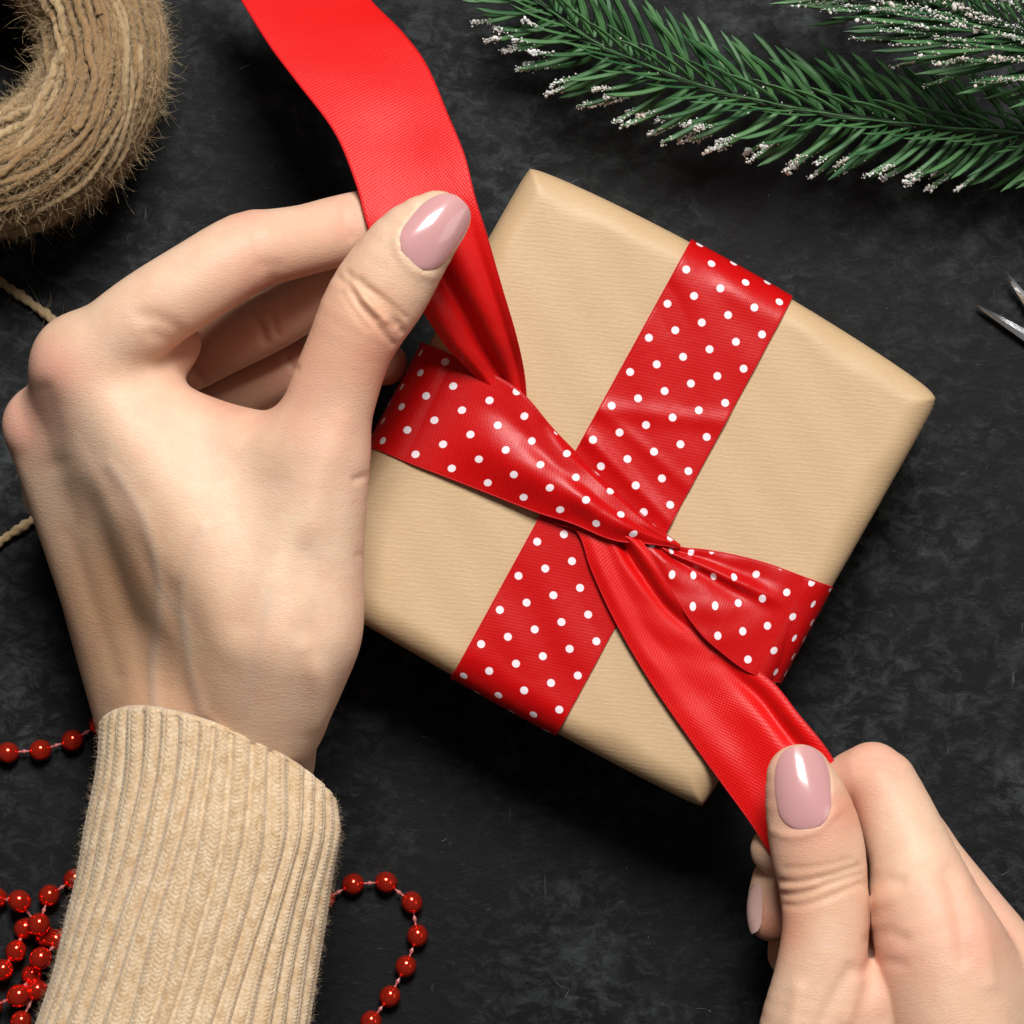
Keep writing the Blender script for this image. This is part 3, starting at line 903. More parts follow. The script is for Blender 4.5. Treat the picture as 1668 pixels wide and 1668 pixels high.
# tendons, veins, hollows on the back of the hand
R([(85, 735), (120, 755), (165, 790), (230, 860), (285, 930)], 0.40, 26, 20)
R([(112, 670), (145, 740), (180, 800)], -0.5, 36, 20)
R([(70, 640), (84, 690), (98, 750)], -0.6, 22, 20)
R([(150, 640), (230, 760), (300, 900), (350, 1040)], 0.3, 40, 20)
R([(112, 870), (138, 945), (162, 1015), (190, 1100)], -0.16, 14, 5)
R([(140, 880), (165, 950), (190, 1020), (214, 1110)], 0.20, 20, 5)
R([(330, 860), (300, 960), (310, 1080), (330, 1160)], 0.24, 11, 20)
R([(180, 760), (240, 850), (262, 960), (250, 1080), (255, 1160)], 0.28, 11, 20)
R([(500, 900), (520, 980), (505, 1060)], -0.9, 30, 30)
R([(440, 800), (400, 900), (390, 1010)], -0.6, 36, 30)
R([(555, 690), (520, 780), (500, 880)], 0.5, 24, 30)
R([(602, 776), (590, 778), (580, 782)], -0.35, 7, 30)
R([(598, 905), (585, 905)], -0.25, 7, 30)
R([(500, 1060), (520, 1110), (522, 1180)], 0.8, 20, 20)
# middle finger joint
R([(410, 505), (424, 530), (432, 555)], -0.6, 8, 20)
R([(428, 500), (445, 522), (452, 545)], -0.4, 6, 20)
R([(468, 585), (480, 600)], -0.4, 7, 10)
# nail fold of the thumb
R([(648, 380), (650, 410), (672, 438), (702, 450)], 0.38, 9, 55)
base_tone = (0.72, 0.492, 0.345)
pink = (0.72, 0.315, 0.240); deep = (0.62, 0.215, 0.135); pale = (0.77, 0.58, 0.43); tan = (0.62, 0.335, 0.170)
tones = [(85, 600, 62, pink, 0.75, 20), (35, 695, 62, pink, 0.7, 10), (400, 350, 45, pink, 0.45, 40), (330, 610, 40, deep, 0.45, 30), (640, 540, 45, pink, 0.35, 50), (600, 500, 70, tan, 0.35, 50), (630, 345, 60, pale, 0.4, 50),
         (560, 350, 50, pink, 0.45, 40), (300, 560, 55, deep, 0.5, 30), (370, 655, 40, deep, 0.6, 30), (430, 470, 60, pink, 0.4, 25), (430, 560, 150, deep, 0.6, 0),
         (300, 800, 200, pale, 0.45, 40), (190, 950, 130, tan, 0.7, 0), (240, 1100, 150, tan, 0.55, 0), (560, 700, 80, pink, 0.3, 40), (460, 900, 120, pale, 0.3, 40),  # tan on the lower-left back of the hand partly paints in its shade
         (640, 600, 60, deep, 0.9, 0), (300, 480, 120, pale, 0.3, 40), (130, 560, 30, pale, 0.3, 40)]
# relief of 38 is too coarse to keep below the nail: bring the volume up to date first
nl = nail_setup(FL, (661, 424, 72), (756, 329, 72), 92, view=(0.34, -0.10, 1.0))
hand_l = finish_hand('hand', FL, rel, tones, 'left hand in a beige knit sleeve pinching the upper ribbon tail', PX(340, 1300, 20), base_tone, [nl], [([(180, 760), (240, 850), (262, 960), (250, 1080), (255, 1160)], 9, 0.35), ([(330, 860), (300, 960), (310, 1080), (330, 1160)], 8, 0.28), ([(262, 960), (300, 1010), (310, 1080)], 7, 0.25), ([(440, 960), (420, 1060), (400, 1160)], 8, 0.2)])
nail_build(nl, hand_l, M_NAIL)

# ------------------------------------------------------------------ right hand
lo = np.minimum(PX(1190, 1800, 0), PX(1190, 1800, 80)); hi = np.maximum(PX(1790, 1180, 0), PX(1790, 1180, 80))
FR = Field([lo[0], lo[1], 6], [hi[0], hi[1], 76], 0.40)
thumb = FR.chain([(1302, 1266, 54.5, 54), (1312, 1300, 54.4, 66), (1324, 1345, 54, 75), (1333, 1390, 53.6, 77), (1341, 1440, 53.5, 73), (1345, 1510, 54, 71), (1336, 1590, 54, 75), (1322, 1680, 53, 86), (1320, 1830, 48, 110)], fz=0.86)
index = FR.chain([(1262, 1384, 35, 40), (1300, 1352, 35.5, 46), (1350, 1306, 40, 50), (1395, 1275, 42, 54), (1426, 1266, 45, 57), (1454, 1318, 46.5, 63), (1487, 1400, 49, 72), (1508, 1480, 51.5, 92), (1532, 1552, 53, 106), (1560, 1700, 54, 110), (1560, 1840, 50, 120)])
middle = FR.chain([(1258, 1494, 34, 40), (1266, 1440, 30, 44), (1310, 1390, 25, 46), (1390, 1345, 24, 48), (1460, 1335, 27, 54), (1520, 1420, 34, 62), (1570, 1490, 39, 68), (1630, 1580, 45, 78), (1680, 1720, 44, 100), (1690, 1840, 44, 100)])
ring = FR.chain([(1284, 1556, 24, 34), (1300, 1480, 19, 40), (1370, 1420, 16, 42), (1450, 1410, 20, 48), (1540, 1500, 30, 56), (1640, 1620, 36, 68), (1720, 1750, 36, 80)])
little = FR.chain([(1320, 1600, 17, 34), (1380, 1510, 13, 38), (1460, 1490, 15, 42), (1560, 1580, 22, 50), (1680, 1700, 28, 60)])
web = FR.tri((1345, 1670, 50, 66), (1500, 1610, 50, 80), (1440, 1860, 46, 110))
dors = FR.tri((1550, 1560, 53, 84), (1670, 1680, 44, 84), (1600, 1860, 46, 110))
FR.F = smin(smin(web, thumb, 3.0), smin(dors, index, 4.0), 0.3)
FR.F = smin(FR.F, FR.chain([(1405, 1490, 38, 40), (1410, 1600, 42, 54)]), 0.6)
dg = smin(smin(middle, ring, 0.5), little, 0.5)
FR.F = smin(FR.F, dg, 1.0)
FR.blur(1)
rel = []
R([(1262, 1436), (1300, 1438), (1345, 1428), (1398, 1412)], -0.42, 6, 45)
R([(1266, 1458), (1305, 1456), (1350, 1440), (1402, 1424)], -0.40, 6, 45)
R([(1270, 1474), (1305, 1475), (1348, 1462), (1400, 1440)], -0.34, 6, 45)
R([(1280, 1415), (1330, 1412), (1385, 1400)], -0.20, 6, 45)
R([(1272, 1447), (1330, 1440)], 0.22, 6, 45)
R([(1385, 1580), (1360, 1620), (1330, 1680)], -0.5, 12, 40)
R([(1300, 1610), (1290, 1680)], 0.5, 14, 40)
R([(1398, 1600), (1380, 1660)], 0.5, 12, 40)
# index folds beside the thumb
R([(1412, 1440), (1440, 1432), (1465, 1436)], -0.40, 11, 40)
R([(1425, 1468), (1450, 1466)], 0.4, 16, 40)
R([(1418, 1532), (1448, 1520), (1470, 1528)], -0.40, 12, 40)
R([(1412, 1580), (1440, 1566), (1470, 1572)], -0.30, 11, 40)
R([(1395, 1240), (1425, 1232), (1455, 1240)], -0.16, 6, 40)
R([(1398, 1255), (1430, 1247), (1462, 1258)], -0.14, 6, 40)
R([(1570, 1440), (1600, 1520), (1612, 1600)], 0.5, 16, 40)
R([(1545, 1420), (1562, 1500), (1568, 1560)], -0.6, 14, 40)
R([(1256, 1352), (1290, 1362), (1330, 1352), (1362, 1322)], 0.30, 8, 45)
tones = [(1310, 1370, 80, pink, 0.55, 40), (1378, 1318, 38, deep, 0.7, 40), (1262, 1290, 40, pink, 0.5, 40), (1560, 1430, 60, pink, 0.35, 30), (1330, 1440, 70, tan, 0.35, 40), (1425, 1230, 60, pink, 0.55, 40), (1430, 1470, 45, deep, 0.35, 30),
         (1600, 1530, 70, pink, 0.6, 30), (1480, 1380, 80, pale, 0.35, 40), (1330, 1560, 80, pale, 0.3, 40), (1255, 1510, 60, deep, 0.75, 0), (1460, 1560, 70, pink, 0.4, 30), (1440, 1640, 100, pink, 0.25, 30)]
n1 = nail_setup(FR, (1314, 1348, 56), (1302, 1216, 57), 90, view=(-0.10, 0.05, 1.0), tipw=0.25)
n2 = nail_setup(FR, (1242, 1440, 32.5), (1236, 1520, 36.5), 46, view=(-1.0, 0.0, 0.36), lift=0.22, low=True)
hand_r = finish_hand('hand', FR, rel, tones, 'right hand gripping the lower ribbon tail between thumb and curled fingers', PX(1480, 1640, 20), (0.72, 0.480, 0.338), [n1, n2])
nail_build(n1, hand_r, M_NAIL)
nail_build(n2, hand_r, M_NAILPALE)

# ------------------------------------------------------------------ knit sleeve
ys = np.array([1080, 1160, 1250, 1350, 1430, 1500, 1590, 1668, 1760])
xl = np.array([170, 165, 160, 140, 125, 106, 84, 60, 32])
yr = np.array([1080, 1200, 1300, 1360, 1440, 1500, 1560, 1620, 1668, 1760])
xr = np.array([520, 536, 545, 549, 537, 527, 516, 506, 499, 480])
fl = cr(np.stack([ys, xl], 1), 120); fr = cr(np.stack([yr, xr], 1), 120)
nph, nal = 780, 360
phi = np.linspace(-np.pi, np.pi, nph, endpoint=False)
y_rim = 1238 + 64*np.sin(phi) - 62*np.cos(phi)
rowsV, rowsC, rowsN = [], [], []
NRIB = 36
inner = np.linspace(0.03, 0, 8)
alng = np.concatenate([-inner, np.linspace(0.0025, 1, nal)])
for k, a in enumerate(alng):
    aa = abs(a)
    y = y_rim + (1740 - y_rim)*aa
    L = np.interp(y, fl[:, 0], fl[:, 1]); Rr = np.interp(y, fr[:, 0], fr[:, 1])
    zc = 37.5 + 0.016*(y - 1200)
    w_px = (Rr - L)/2
    hz_ = w_px*S0*1.06*0.94
    inn = 1.25 if a <= 0 else max(0.0, 0.9*(1 - a/0.012)) if a < 0.012 else 0.0
    # ribs
    q = (phi + 0.22*aa + 0.020*np.sin(phi*5 + aa*6) + 0.012*np.sin(phi*13 + 9*aa))*NRIB/(2*np.pi)
    fr_ = (q - np.floor(q))              # 0..1 across one rib
    rib = np.clip(np.sin(np.pi*np.clip((fr_ - 0.10)/0.80, 0, 1)), 0, 1)**0.55
    colp = np.abs(fr_ - 0.5)*2
    dist_mm = aa*62.0
    stp = 0.86
    col2 = (2*np.clip((fr_ - 0.08)/0.84, 0, 0.9999)) % 1.0
    x2 = np.abs(((fr_ - 0.1)/0.8*2) % 1 - 0.5)*2           # within each stitch column
    st = 0.5 + 0.5*np.cos(2*np.pi*(dist_mm/stp + 0.75*np.abs(2*col2 - 1) + 0.37*np.floor(q) + 0.5*np.floor(2*np.clip((fr_ - 0.08)/0.84, 0, 0.9999)) + 0.9*np.sin(q*0.9 + 2.1*np.floor(q)) + 0.15*np.sin(dist_mm*1.3 + np.floor(q)*2.3)))
    d = 1.20*rib - 0.75 + 0.20*(st - 0.5)*np.maximum(rib, 0.5) - 0.20*np.exp(-((fr_-0.5)/0.06)**2)
    rimf = np.clip(aa/0.02, 0, 1)
    d = d*rimf + (0.12 + 0.10*(rib - 0.5))*(1 - rimf)
    # soft folds and hang of the cloth
    fold = 0.55*np.sin(3*phi + 5*aa) * aa + 0.9*gauss(phi, 1.05, 0.22)*gauss(aa, 0.55, 0.35)*(-1) + 0.5*gauss(phi, 1.45, 0.15)*gauss(aa, .13, .08)
    if a <= 0: d = 0.05 + 0*d
    d = d + fold - inn
    cxp = (L + Rr)/2 + (w_px)*np.sin(phi)
    zz = zc + hz_*np.cos(phi)
    kk = S0*(HCAM - zz)/HCAM
    X = (cxp - 834)*kk; Y = (834 - y)*kk
    nx = np.sin(phi); nz = np.cos(phi)
    X = X + d*nx; Z = zz + d*nz
    rowsV.append(np.stack([X, Y, Z], 1))
    shade = rib*0.7 + 0.3*st
    yarn = 0.5 + 0.5*np.sin(np.floor(q)*12.9898 + np.floor(dist_mm/stp)*78.233)*np.sin(np.floor(q*2)*3.7 + np.floor(dist_mm/stp)*1.9)
    c0 = np.array([0.47, 0.315, 0.175]); c1 = np.array([0.62, 0.465, 0.305])
    rowsC.append(c0 + (c1 - c0)*yarn[:, None])
Vs = np.concatenate(rowsV); Cs = np.concatenate(rowsC)
Fsl = grid_faces(len(alng), nph, True)
sleeve = obj('sleeve', Vs, Fsl[:, ::-1], M_KNIT, hand_l, col=Cs)
sleeve['label'] = 'beige rib knit sweater cuff'
if sum(pl.normal.z for pl in list(sleeve.data.polygons)[nph*200 + nph//2 - 20: nph*200 + nph//2 + 20]) < 0: sleeve.data.flip_normals()
# wool fuzz
kf = 5200
ii = rng.integers(12, len(alng) - 2, kf); jj = (rng.vonmises(0, 0.4, kf)/(2*np.pi) + 0.5)*nph
side = rng.random(kf) < 0.55
sgn = np.where(rng.random(kf) < 0.5, -1, 1)
jj = np.where(side, (sgn*rng.normal(1.5, 0.22, kf)/(2*np.pi) + 0.5)*nph, jj).astype(int) % nph
st0 = Vs[ii*nph + jj]
ph_ = phi[jj]
dirs = np.stack([np.sin(ph_), rng.normal(0, 0.7, kf), np.cos(ph_)], 1) + rng.normal(0, 0.5, (kf, 3))
fv, ff = fibres(st0, dirs, rng.uniform(0.5, 1.9, kf), 0.022, 0.35, 5)
o = obj('wool_fuzz', fv, ff, M_WOOLFUZZ, sleeve); o['kind'] = 'stuff'

# ------------------------------------------------------------------ twine ball
TZ = 20.0
tc = PX(-30, 85, TZ)
TR = RP(200, TZ); TA = RP(93, TZ); TB = 19.0
twine = thing('twine_ball', 'fuzzy ring-shaped ball of brown jute twine', 'twine', (tc[0], tc[1], 0))
def torus_pt(th, ph, off=0.0):
    r = TR + (TA + off)*np.cos(ph)
    return np.stack([tc[0] + r*np.cos(th), tc[1] + r*np.sin(th), TZ + (TB + off)*np.sin(ph)], -1)
def strand(th0, th1, ph0, ph1, off, rr, mat, wob=0.05, n=230):
    th = np.linspace(th0, th1, n); s = np.linspace(0, 1, n)
    ph = ph0 + (ph1 - ph0)*s + wob*np.sin(s*17 + rng.uniform(0, 6)) + wob*0.6*np.sin(s*41 + rng.uniform(0, 6))
    P = torus_pt(th, ph, off + 0.25*np.sin(s*23 + rng.uniform(0, 6)))
    v, f, uv = tube_mesh(P, rr, 8, ply=0.38, twist=1.7)
    obj('twine_strand', v, f, mat, twine, uv=uv)
# core, so that no light comes through
th = np.linspace(0, 2*np.pi, 90, endpoint=True); ph = np.linspace(0, 2*np.pi, 40, endpoint=False)
Pg = torus_pt(*np.meshgrid(th, ph, indexing='ij'), -1.1)
cu = np.stack(np.meshgrid(th*30, ph*10, indexing='ij'), -1).reshape(-1, 2)
obj('core', Pg.reshape(-1, 3), grid_faces(90, 40, True), M_JUTE, twine, uv=cu)
npass = 58
for k in range(npass):
    p0 = 2*np.pi*k/npass
    strand(-np.pi*1.0, np.pi*1.0, p0, p0 + 0.75, rng.uniform(-0.35, 0.25), rng.uniform(0.66, 0.90), M_JUTE, 0.07)
for k in range(34):
    p0 = rng.uniform(0, 2*np.pi); t0 = rng.uniform(-np.pi, np.pi)
    strand(t0, t0 + rng.uniform(2.0, 3.4), p0, p0 + rng.uniform(0.9, 2.0), rng.uniform(0.4, 0.9), rng.uniform(0.6, 0.85), M_JUTEPALE if rng.random() < 0.35 else M_JUTE, 0.04, 140)
# pale strands on top, as seen near the hole
strand(-1.6, 0.9, 1.95, 2.3, 0.9, 0.85, M_JUTEPALE, 0.05, 140)
strand(-1.9, 0.5, 2.3, 2.05, 1.0, 0.85, M_JUTEPALE, 0.05, 140)
kf = 24000
th = rng.uniform(-2.2, 0.9, kf); ph = rng.uniform(-0.7, 3.6, kf)
st0 = torus_pt(th, ph, 0.6)
nrm = torus_pt(th, ph, 1.6) - st0
tan_ = np.stack([-np.sin(th), np.cos(th), np.zeros(kf)], 1)*rng.choice([-1, 1], kf)[:, None]
dirs = nrm*rng.uniform(0.0, 0.7, kf)[:, None] + tan_*1.0 + rng.normal(0, 0.4, (kf, 3))
fv, ff = fibres(st0, dirs, rng.gamma(2.2, 1.0, kf), rng.uniform(0.02, 0.055, kf), 0.34, 5)
o = obj('fibre_fuzz', fv, ff, M_JUTEFIB, twine); o['kind'] = 'stuff'
# loose end running under the hand
pl = [(-60, 405, 1.2), (0, 458, 1.2), (45, 490, 1.2), (90, 526, 1.2), (150, 610, 1.2), (165, 700, 1.2), (130, 790, 1.2), (60, 842, 1.2), (0, 882, 1.2), (-60, 925, 1.2)]
P = cr(np.array([PX(*q) for q in pl]), 170)
v, f, uv = tube_mesh(P, 0.92*(1 + 0.12*np.sin(np.arange(170)*0.5)), 8, ply=0.4, twist=1.5)
obj('loose_end', v, f, M_JUTEPALE, twine, uv=uv)
kf = 170
ii = rng.integers(5, 165, kf)
d0 = np.gradient(P, axis=0)[ii]; d0 /= np.linalg.norm(d0, axis=1)[:, None]
fv, ff = fibres(P[ii] + rng.normal(0, 0.4, (kf, 3))*[1, 1, 0.3], d0*rng.choice([-1, 1], kf)[:, None] + rng.normal(0, 0.6, (kf, 3))*[1, 1, 0.25], rng.gamma(2.0, 1.7, kf), 0.03, 0.22, 7)
fv[:, 2] = np.maximum(fv[:, 2], 0.05)
o = obj('fibre_fuzz', fv, ff, M_JUTEFIB, twine); o['kind'] = 'stuff'

# ------------------------------------------------------------------ bead garland
garland = thing('bead_garland', 'string of small shiny red metallic beads on the slate', 'garland', PX(300, 1600, 0))
def sphere_mesh(r, nu=28, nv=16):
    ph = np.linspace(0, np.pi, nv); th = np.linspace(0, 2*np.pi, nu, endpoint=False)
    V = np.stack([np.sin(ph)[:, None]*np.cos(th), np.sin(ph)[:, None]*np.sin(th), np.broadcast_to(np.cos(ph)[:, None], (nv, nu))], -1)*r
    return V.reshape(-1, 3), grid_faces(nv, nu, True)
bead_src = None
def bead(px, py, z, sc=1.0, rz=0.0):
    global bead_src
    c = PX(px, py, z)*0.001
    if bead_src is None:
        v, f = sphere_mesh(2.18)
        v = v*np.array([1.06, 0.98, 0.98])
        bead_src = obj('bead', v, f, M_BEAD, garland)
        o = bead_src
    else:
        o = bead_src.copy(); COL.objects.link(o); o.parent = garland
    o.matrix_parent_inverse = garland.matrix_basis.inverted()
    o.location = c; o.scale = (sc,)*3; o.rotation_euler = (rng.uniform(0, 0.4), rng.uniform(0, .4), rz)
    return c*1000
def bead_run(pts):
    cs = []
    for i, q in enumerate(pts):
        a = pts[min(i+1, len(pts)-1)]; b = pts[max(i-1, 0)]
        cs.append(bead(q[0], q[1], q[2], q[3] if len(q) > 3 else 1.0, math.atan2(-(a[1]-b[1]), a[0]-b[0])))
    for a, b in zip(cs[:-1], cs[1:]):
        L = np.linalg.norm(b - a)
        if L > 9.5: continue
        s = np.linspace(0, 1, 25)
        prof = 0.16 + 0.30*gauss(s, 0.5, 0.07) + 0.22*gauss(s, 0.30, 0.04) + 0.22*gauss(s, 0.70, 0.04)
        v, f, _ = tube_mesh(a + (b - a)*s[:, None], prof, 8)
        obj('thread', v, f, M_THREAD, garland)
bead_run([(-40, 1222, 2.2), (13, 1226, 2.2), (66, 1222, 2.2), (118, 1206, 2.2), (163, 1180, 2.2), (205, 1160, 2.2)])
bead_run([(488, 1500, 2.2), (528, 1466, 2.2), (575, 1440, 2.2), (629, 1437, 2.2), (671, 1470, 2.2), (680, 1524, 2.2), (661, 1574, 2.2), (635, 1623, 2.2), (604, 1664, 2.2), (575, 1710, 2.2)])
bead_run([(165, 1405, 2.2), (121, 1432, 2.3), (80, 1459, 3.0), (63, 1506, 5.6, 1.05), (40, 1512, 2.2), (26, 1549, 3.5), (4, 1580, 4.2), (-30, 1610, 3)])
bead_run([(-42, 1458, 2.4), (-6, 1463, 2.4), (32, 1468, 4.6, 1.05), (74, 1525, 2.2), (92, 1531, 2.2), (120, 1562, 2.2)])
bead_run([(104, 1528, 2.2), (66, 1561, 5.8, 1.03), (52, 1588, 2.2), (30, 1622, 5.2, 1.08), (-14, 1640, 3.0), (-50, 1668, 2.2)])
bead_run([(110, 1590, 2.2), (60, 1613, 3.6), (34, 1664, 4.6), (0, 1700, 2.2)])

# ------------------------------------------------------------------ fir branches
def needle_mesh(length, width, curve, droop):
    n = 9
    s = np.linspace(0, 1, n)
    x = length*s
    y = curve*length*s**2
    w = width*0.5*np.clip(np.minimum(1, 0.7 + s*2)*np.sqrt(np.clip(1 - (np.clip((s-0.62)/0.38, 0, 1))**2.6, 0, 1)) + 0.05, 0.05, 1)
    t_ = width*0.24*np.clip(1.05 - s**3, 0.1, 1)
    V = []
    tang = np.stack([np.gradient(x), np.gradient(y)], 1); tang /= np.linalg.norm(tang, axis=1)[:, None]
    for i in range(n):
        nx, ny = -tang[i, 1], tang[i, 0]
        z0 = droop*length*s[i]**2
        for (a, b) in ((-1, 0), (-0.35, 0.75), (0, 0.35), (0.35, 0.75), (1, 0), (0, -0.8)):
            V.append((x[i] + nx*a*w[i], y[i] + ny*a*w[i], z0 + b*t_[i]))
    V = np.array(V); F = grid_faces(n, 6, True)
    return V, F
needle_variants = []
for k in range(5):
    v, f = needle_mesh(1.0, 0.074 + 0.012*rng.random(), [0.20, 0.28, 0.34, 0.24, 0.30][k], [0.02, 0.05, 0.0, -0.05, 0.08][k])
    o = obj('needle', v*1000, f[:, ::-1], M_NEEDLE)
    me = o.data; bpy.data.objects.remove(o)
    me.name = 'needle'
    needle_variants.append((me, [0.20, 0.28, 0.34, 0.24, 0.30][k], [0.02, 0.05, 0.0, -0.05, 0.08][k]))
ico_v, ico_f = sphere_mesh(1.0, 6, 4)
def fir_branch(label, stem_pts, rows, pitch_px, frost_fn, zs, scale, seed, spread, thin):
    r = np.random.default_rng(seed)
    P = cr(np.array([PX(*q) for q in stem_pts]), 160)             # from the tip inwards
    root = thing('fir_branch', label, 'branch', (P[80][0], P[80][1], 0), 'artificial fir branches dusted with frost')
    v, f, _ = tube_mesh(P, np.linspace(0.5, 1.0, 160), 8)
    obj('stem', v, f, M_STEM, root)
    seg = np.concatenate([[0], np.cumsum(np.linalg.norm(np.diff(P, axis=0), axis=1))])
    pitch = RP(pitch_px, zs)
    frost = []
    inv = root.matrix_basis.inverted()
    for ri, (alpha, beta, ln, offs) in enumerate(rows):
        s = offs*pitch
        while s < seg[-1]:
            i = min(int(np.searchsorted(seg, s)), 158)
            T_ = P[i] - P[i+1]; T_ /= np.linalg.norm(T_)           # towards the tip
            side_ = np.cross(T_, [0, 0, 1.0]); side_ /= np.linalg.norm(side_)
            upv = np.cross(side_, T_)
            a = alpha + r.normal(0, 0.07)
            radial = math.cos(a)*upv + math.sin(a)*side_           # side_: to the right of growth
            b = beta + r.normal(0, 0.05)
            X_ = math.cos(b)*T_ + math.sin(b)*radial; X_ /= np.linalg.norm(X_)
            Y_ = T_ - X_*(T_@X_); Y_ /= np.linalg.norm(Y_)         # curves back towards the tip
            Z_ = np.cross(X_, Y_)
            flipz = 1 if Z_[2] >= 0 else -1
            L = RP(ln, zs)*scale*r.uniform(0.93, 1.06)
            # near the branch tip needles are shorter
            near = s/pitch
            if near < 3: L *= 0.75 + 0.08*near
            me, cu_, dr_ = needle_variants[r.integers(0, 5)]
            o = bpy.data.objects.new('needle', me); COL.objects.link(o)
            base = P[i] + radial*(0.8 if ri else 1.9)
            # keep tips off the slate
            tipz = base[2] + (X_*L + Y_*cu_*L + Z_*flipz*dr_*L)[2]
            if tipz < 0.5 and abs(X_[2]) > 0.05:
                X_[2] += (0.6 - tipz)/L
                X_ /= np.linalg.norm(X_); Y_ = Y_ - X_*(Y_@X_); Y_ /= np.linalg.norm(Y_); Z_ = np.cross(X_, Y_)
            Lw = L*thin; cu_ = cu_*thin; dr_ = dr_*thin
            M = Matrix(((X_[0]*L, Y_[0]*Lw, Z_[0]*Lw*flipz, base[0]), (X_[1]*L, Y_[1]*Lw, Z_[1]*Lw*flipz, base[1]), (X_[2]*L, Y_[2]*Lw, Z_[2]*Lw*flipz, base[2]), (0, 0, 0, 1000)))
            M = Matrix([[M[q][w]*0.001 for w in range(4)] for q in range(3)] + [[0, 0, 0, 1]])
            o.parent = root; o.matrix_parent_inverse = inv; o.matrix_basis = M
            tip = base + X_*L + Y_*cu_*L
            u_, v_ = toPX(tip)
            fr0 = frost_fn(u_, v_, ri, r)
            if fr0 > 0:
                nl = int(14 + 52*fr0*r.uniform(0.5, 1.2))
                for q in range(nl):
                    ss = 1 - abs(r.normal(0, spread))
                    if ss < 0.1: continue
                    pt = base + X_*L*ss + Y_*cu_*L*ss**2 + r.normal(0, 0.26, 3) + np.array([0, 0, 0.3])
                    frost.append((pt, 0.08 + r.gamma(1.5, 0.06)))
            s += pitch*r.uniform(0.88, 1.12)
    # a light dusting along the stem
    for q in range(70):
        i = r.integers(0, 159); frost.append((P[i] + r.normal(0, 2.2, 3)*[1, 1, 0.2] + [0, 0, 1.5], r.uniform(0.07, 0.20)))
    parts = []
    for c_, rr in frost:
        d = r.uniform(0.5, 1.5, (len(ico_v), 1))
        parts.append((c_ + ico_v*rr*d*r.uniform(0.7, 1.3, 3), ico_f))
    v, f = merge(parts)
    o = obj('frost', v, f, M_FROST, root); o['kind'] = 'stuff'
    return root

rows1 = [(0.0, 0.14, 84, 0.2), (0.62, 0.72, 98, 0.5), (1.18, 1.02, 116, 0.0), (1.62, 1.15, 124, 0.5), (2.1, 1.15, 118, 0.25),
         (-0.55, 0.80, 100, 0.35), (-1.10, 1.02, 116, 0.85), (-1.55, 1.12, 122, 0.35), (-2.05, 1.12, 116, 0.1)]
def frost1(u, v, ri, r):
    sty = np.interp(u, [869, 989, 1152, 1358, 1668], [0, 82, 144, 188, 218])
    below = v - sty
    if u < 880 and v > 25: return 1.0
    if below > 55 and u < 1200: return r.uniform(0.6, 1.1) if r.random() < 0.9 else 0
    if below > 70 and u < 1560: return r.uniform(0.2, 0.8) if r.random() < 0.6 else 0
    return 0
fir_branch('green fir branch lying above the gift, frosted along its lower needle tips', [(840, -26, 13), (872, 0, 14), (923, 38, 15), (989, 80, 16), (1065, 112, 16.5), (1152, 144, 17), (1250, 169, 17), (1358, 188, 17), (1522, 207, 16), (1668, 218, 15), (1780, 224, 14)], rows1, 35, frost1, 15, 1.0, 5, 0.11, 1.0)
rows2 = [(0.0, 0.25, 110, 0.2), (0.6, 0.6, 140, 0.5), (1.1, 0.75, 150, 0.0), (1.6, 0.85, 155, 0.6), (-0.40, 0.42, 160, 0.35), (-0.75, 0.56, 185, 0.75), (-1.1, 0.66, 205, 0.15), (-1.5, 0.72, 205, 0.5), (-1.9, 0.76, 190, 0.0)]
def frost2(u, v, ri, r):
    return r.uniform(0.6, 1.3) if (ri in (0, 1, 4, 5, 6) and r.random() < 0.9) else (0.4 if r.random() < 0.2 else 0)
fir_branch('fir branch tip with needles thickly crusted in white frost', [(1370, -95, 30), (1440, -52, 31), (1527, -8, 32), (1568, 14, 32), (1616, 36, 32), (1680, 58, 32), (1790, 92, 31), (1900, 120, 28)], rows2, 32, frost2, 32, 1.0, 11, 0.30, 0.52)

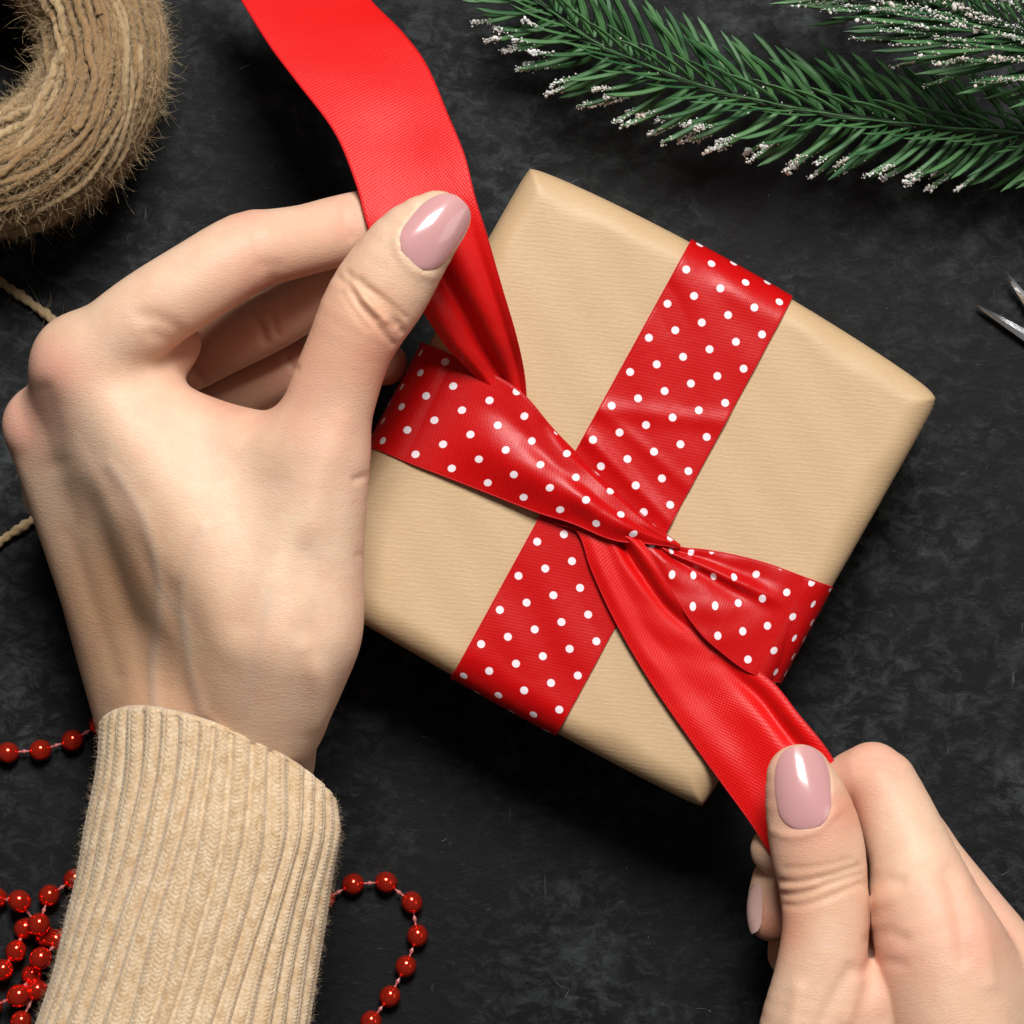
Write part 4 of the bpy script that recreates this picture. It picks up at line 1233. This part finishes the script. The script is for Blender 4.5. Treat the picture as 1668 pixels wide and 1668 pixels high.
# ------------------------------------------------------------------ scissors
piv = PX(1742, 590, 2.2)
sciss = thing('scissors', 'open steel scissors with pointed blade tips', 'scissors', (piv[0], piv[1], 0))
def blade(tip, zc, bevel):
    tp = PX(tip[0], tip[1], zc); a = piv.copy(); a[2] = zc
    d = a - tp; L = np.linalg.norm(d); d /= L; s = np.array([-d[1], d[0], 0])
    n = 16; V = []
    for i in range(n):
        q = i/(n-1)
        w = 0.28 + 2.7*q**0.75
        c = tp + d*L*1.12*q
        V += [c - s*w*0.62*bevel + [0, 0, 0.05], c + [0, 0, 0.75], c + s*w*0.62*bevel + [0, 0, 0.45], c + s*w*0.62*bevel - [0, 0, 0.35], c - s*w*0.5*bevel - [0, 0, 0.35]]
    V = np.array(V); F = grid_faces(n, 5, True).tolist() + [[0, 1, 2, 3, 4], [5*(n-1) + k for k in (4, 3, 2, 1, 0)]]
    obj('blade', V, F, M_STEEL, sciss, smooth=False)
    e = a + d*2
    c = a + d*26
    s2 = np.linspace(0, 1, 14)[:, None]
    v1, f1, _ = tube_mesh(e + (c - d*7.5 - e)*s2, 1.3, 8)
    th = np.linspace(0, 2*np.pi, 40)
    loop = c + 7.5*(np.cos(th)[:, None]*d + np.sin(th)[:, None]*s)
    v2, f2, _ = tube_mesh(loop, 1.3, 8)
    v, f = merge([(v1, f1), (v2, f2)])
    obj('handle', v, f, M_STEEL, sciss)
blade((1640, 446), 3.2, 1); blade((1592, 498), 1.8, -1)
v, f = sphere_mesh(2.0, 20, 10); v = v*[1, 1, 0.4] + piv + [0, 0, 2.2]
obj('pivot_screw', v, f, M_STEEL, sciss)

# ------------------------------------------------------------------ lint on the slate
kf = 90
px_ = rng.uniform(0, 1668, kf); py_ = rng.uniform(0, 1668, kf)
st0 = np.array([PX(a, b, 0.08) for a, b in zip(px_, py_)])
an = rng.uniform(0, 6.28, kf)
dirs = np.stack([np.cos(an), np.sin(an), np.zeros(kf)], 1)
ln = np.where(rng.random(kf) < 0.75, rng.uniform(0.15, 0.5, kf), rng.uniform(1.0, 3.5, kf))
fv, ff = fibres(st0, dirs, ln, 0.03, 0.12, 6)
fv[:, 2] = np.clip(fv[:, 2], 0.02, 0.3)
v2, f2 = fibres(np.array([PX(262, 182, 0.2), PX(392, 112, 0.2)]), np.array([[0.6, 0.75, 0], [0.8, 0.5, 0]]), np.array([4.2, 3.6]), 0.05, 0.06, 7)
v2[:, 2] = np.clip(v2[:, 2], 0.05, 0.4)
fv, ff = merge([(fv, ff), (v2, f2)])
o = obj('lint', fv, ff, new_mat('lint_fibre', (0.42, 0.42, 0.40), 0.8))
o['kind'] = 'stuff'
o['label'] = 'fine pale lint and dust specks scattered on the slate'
o['category'] = 'lint'
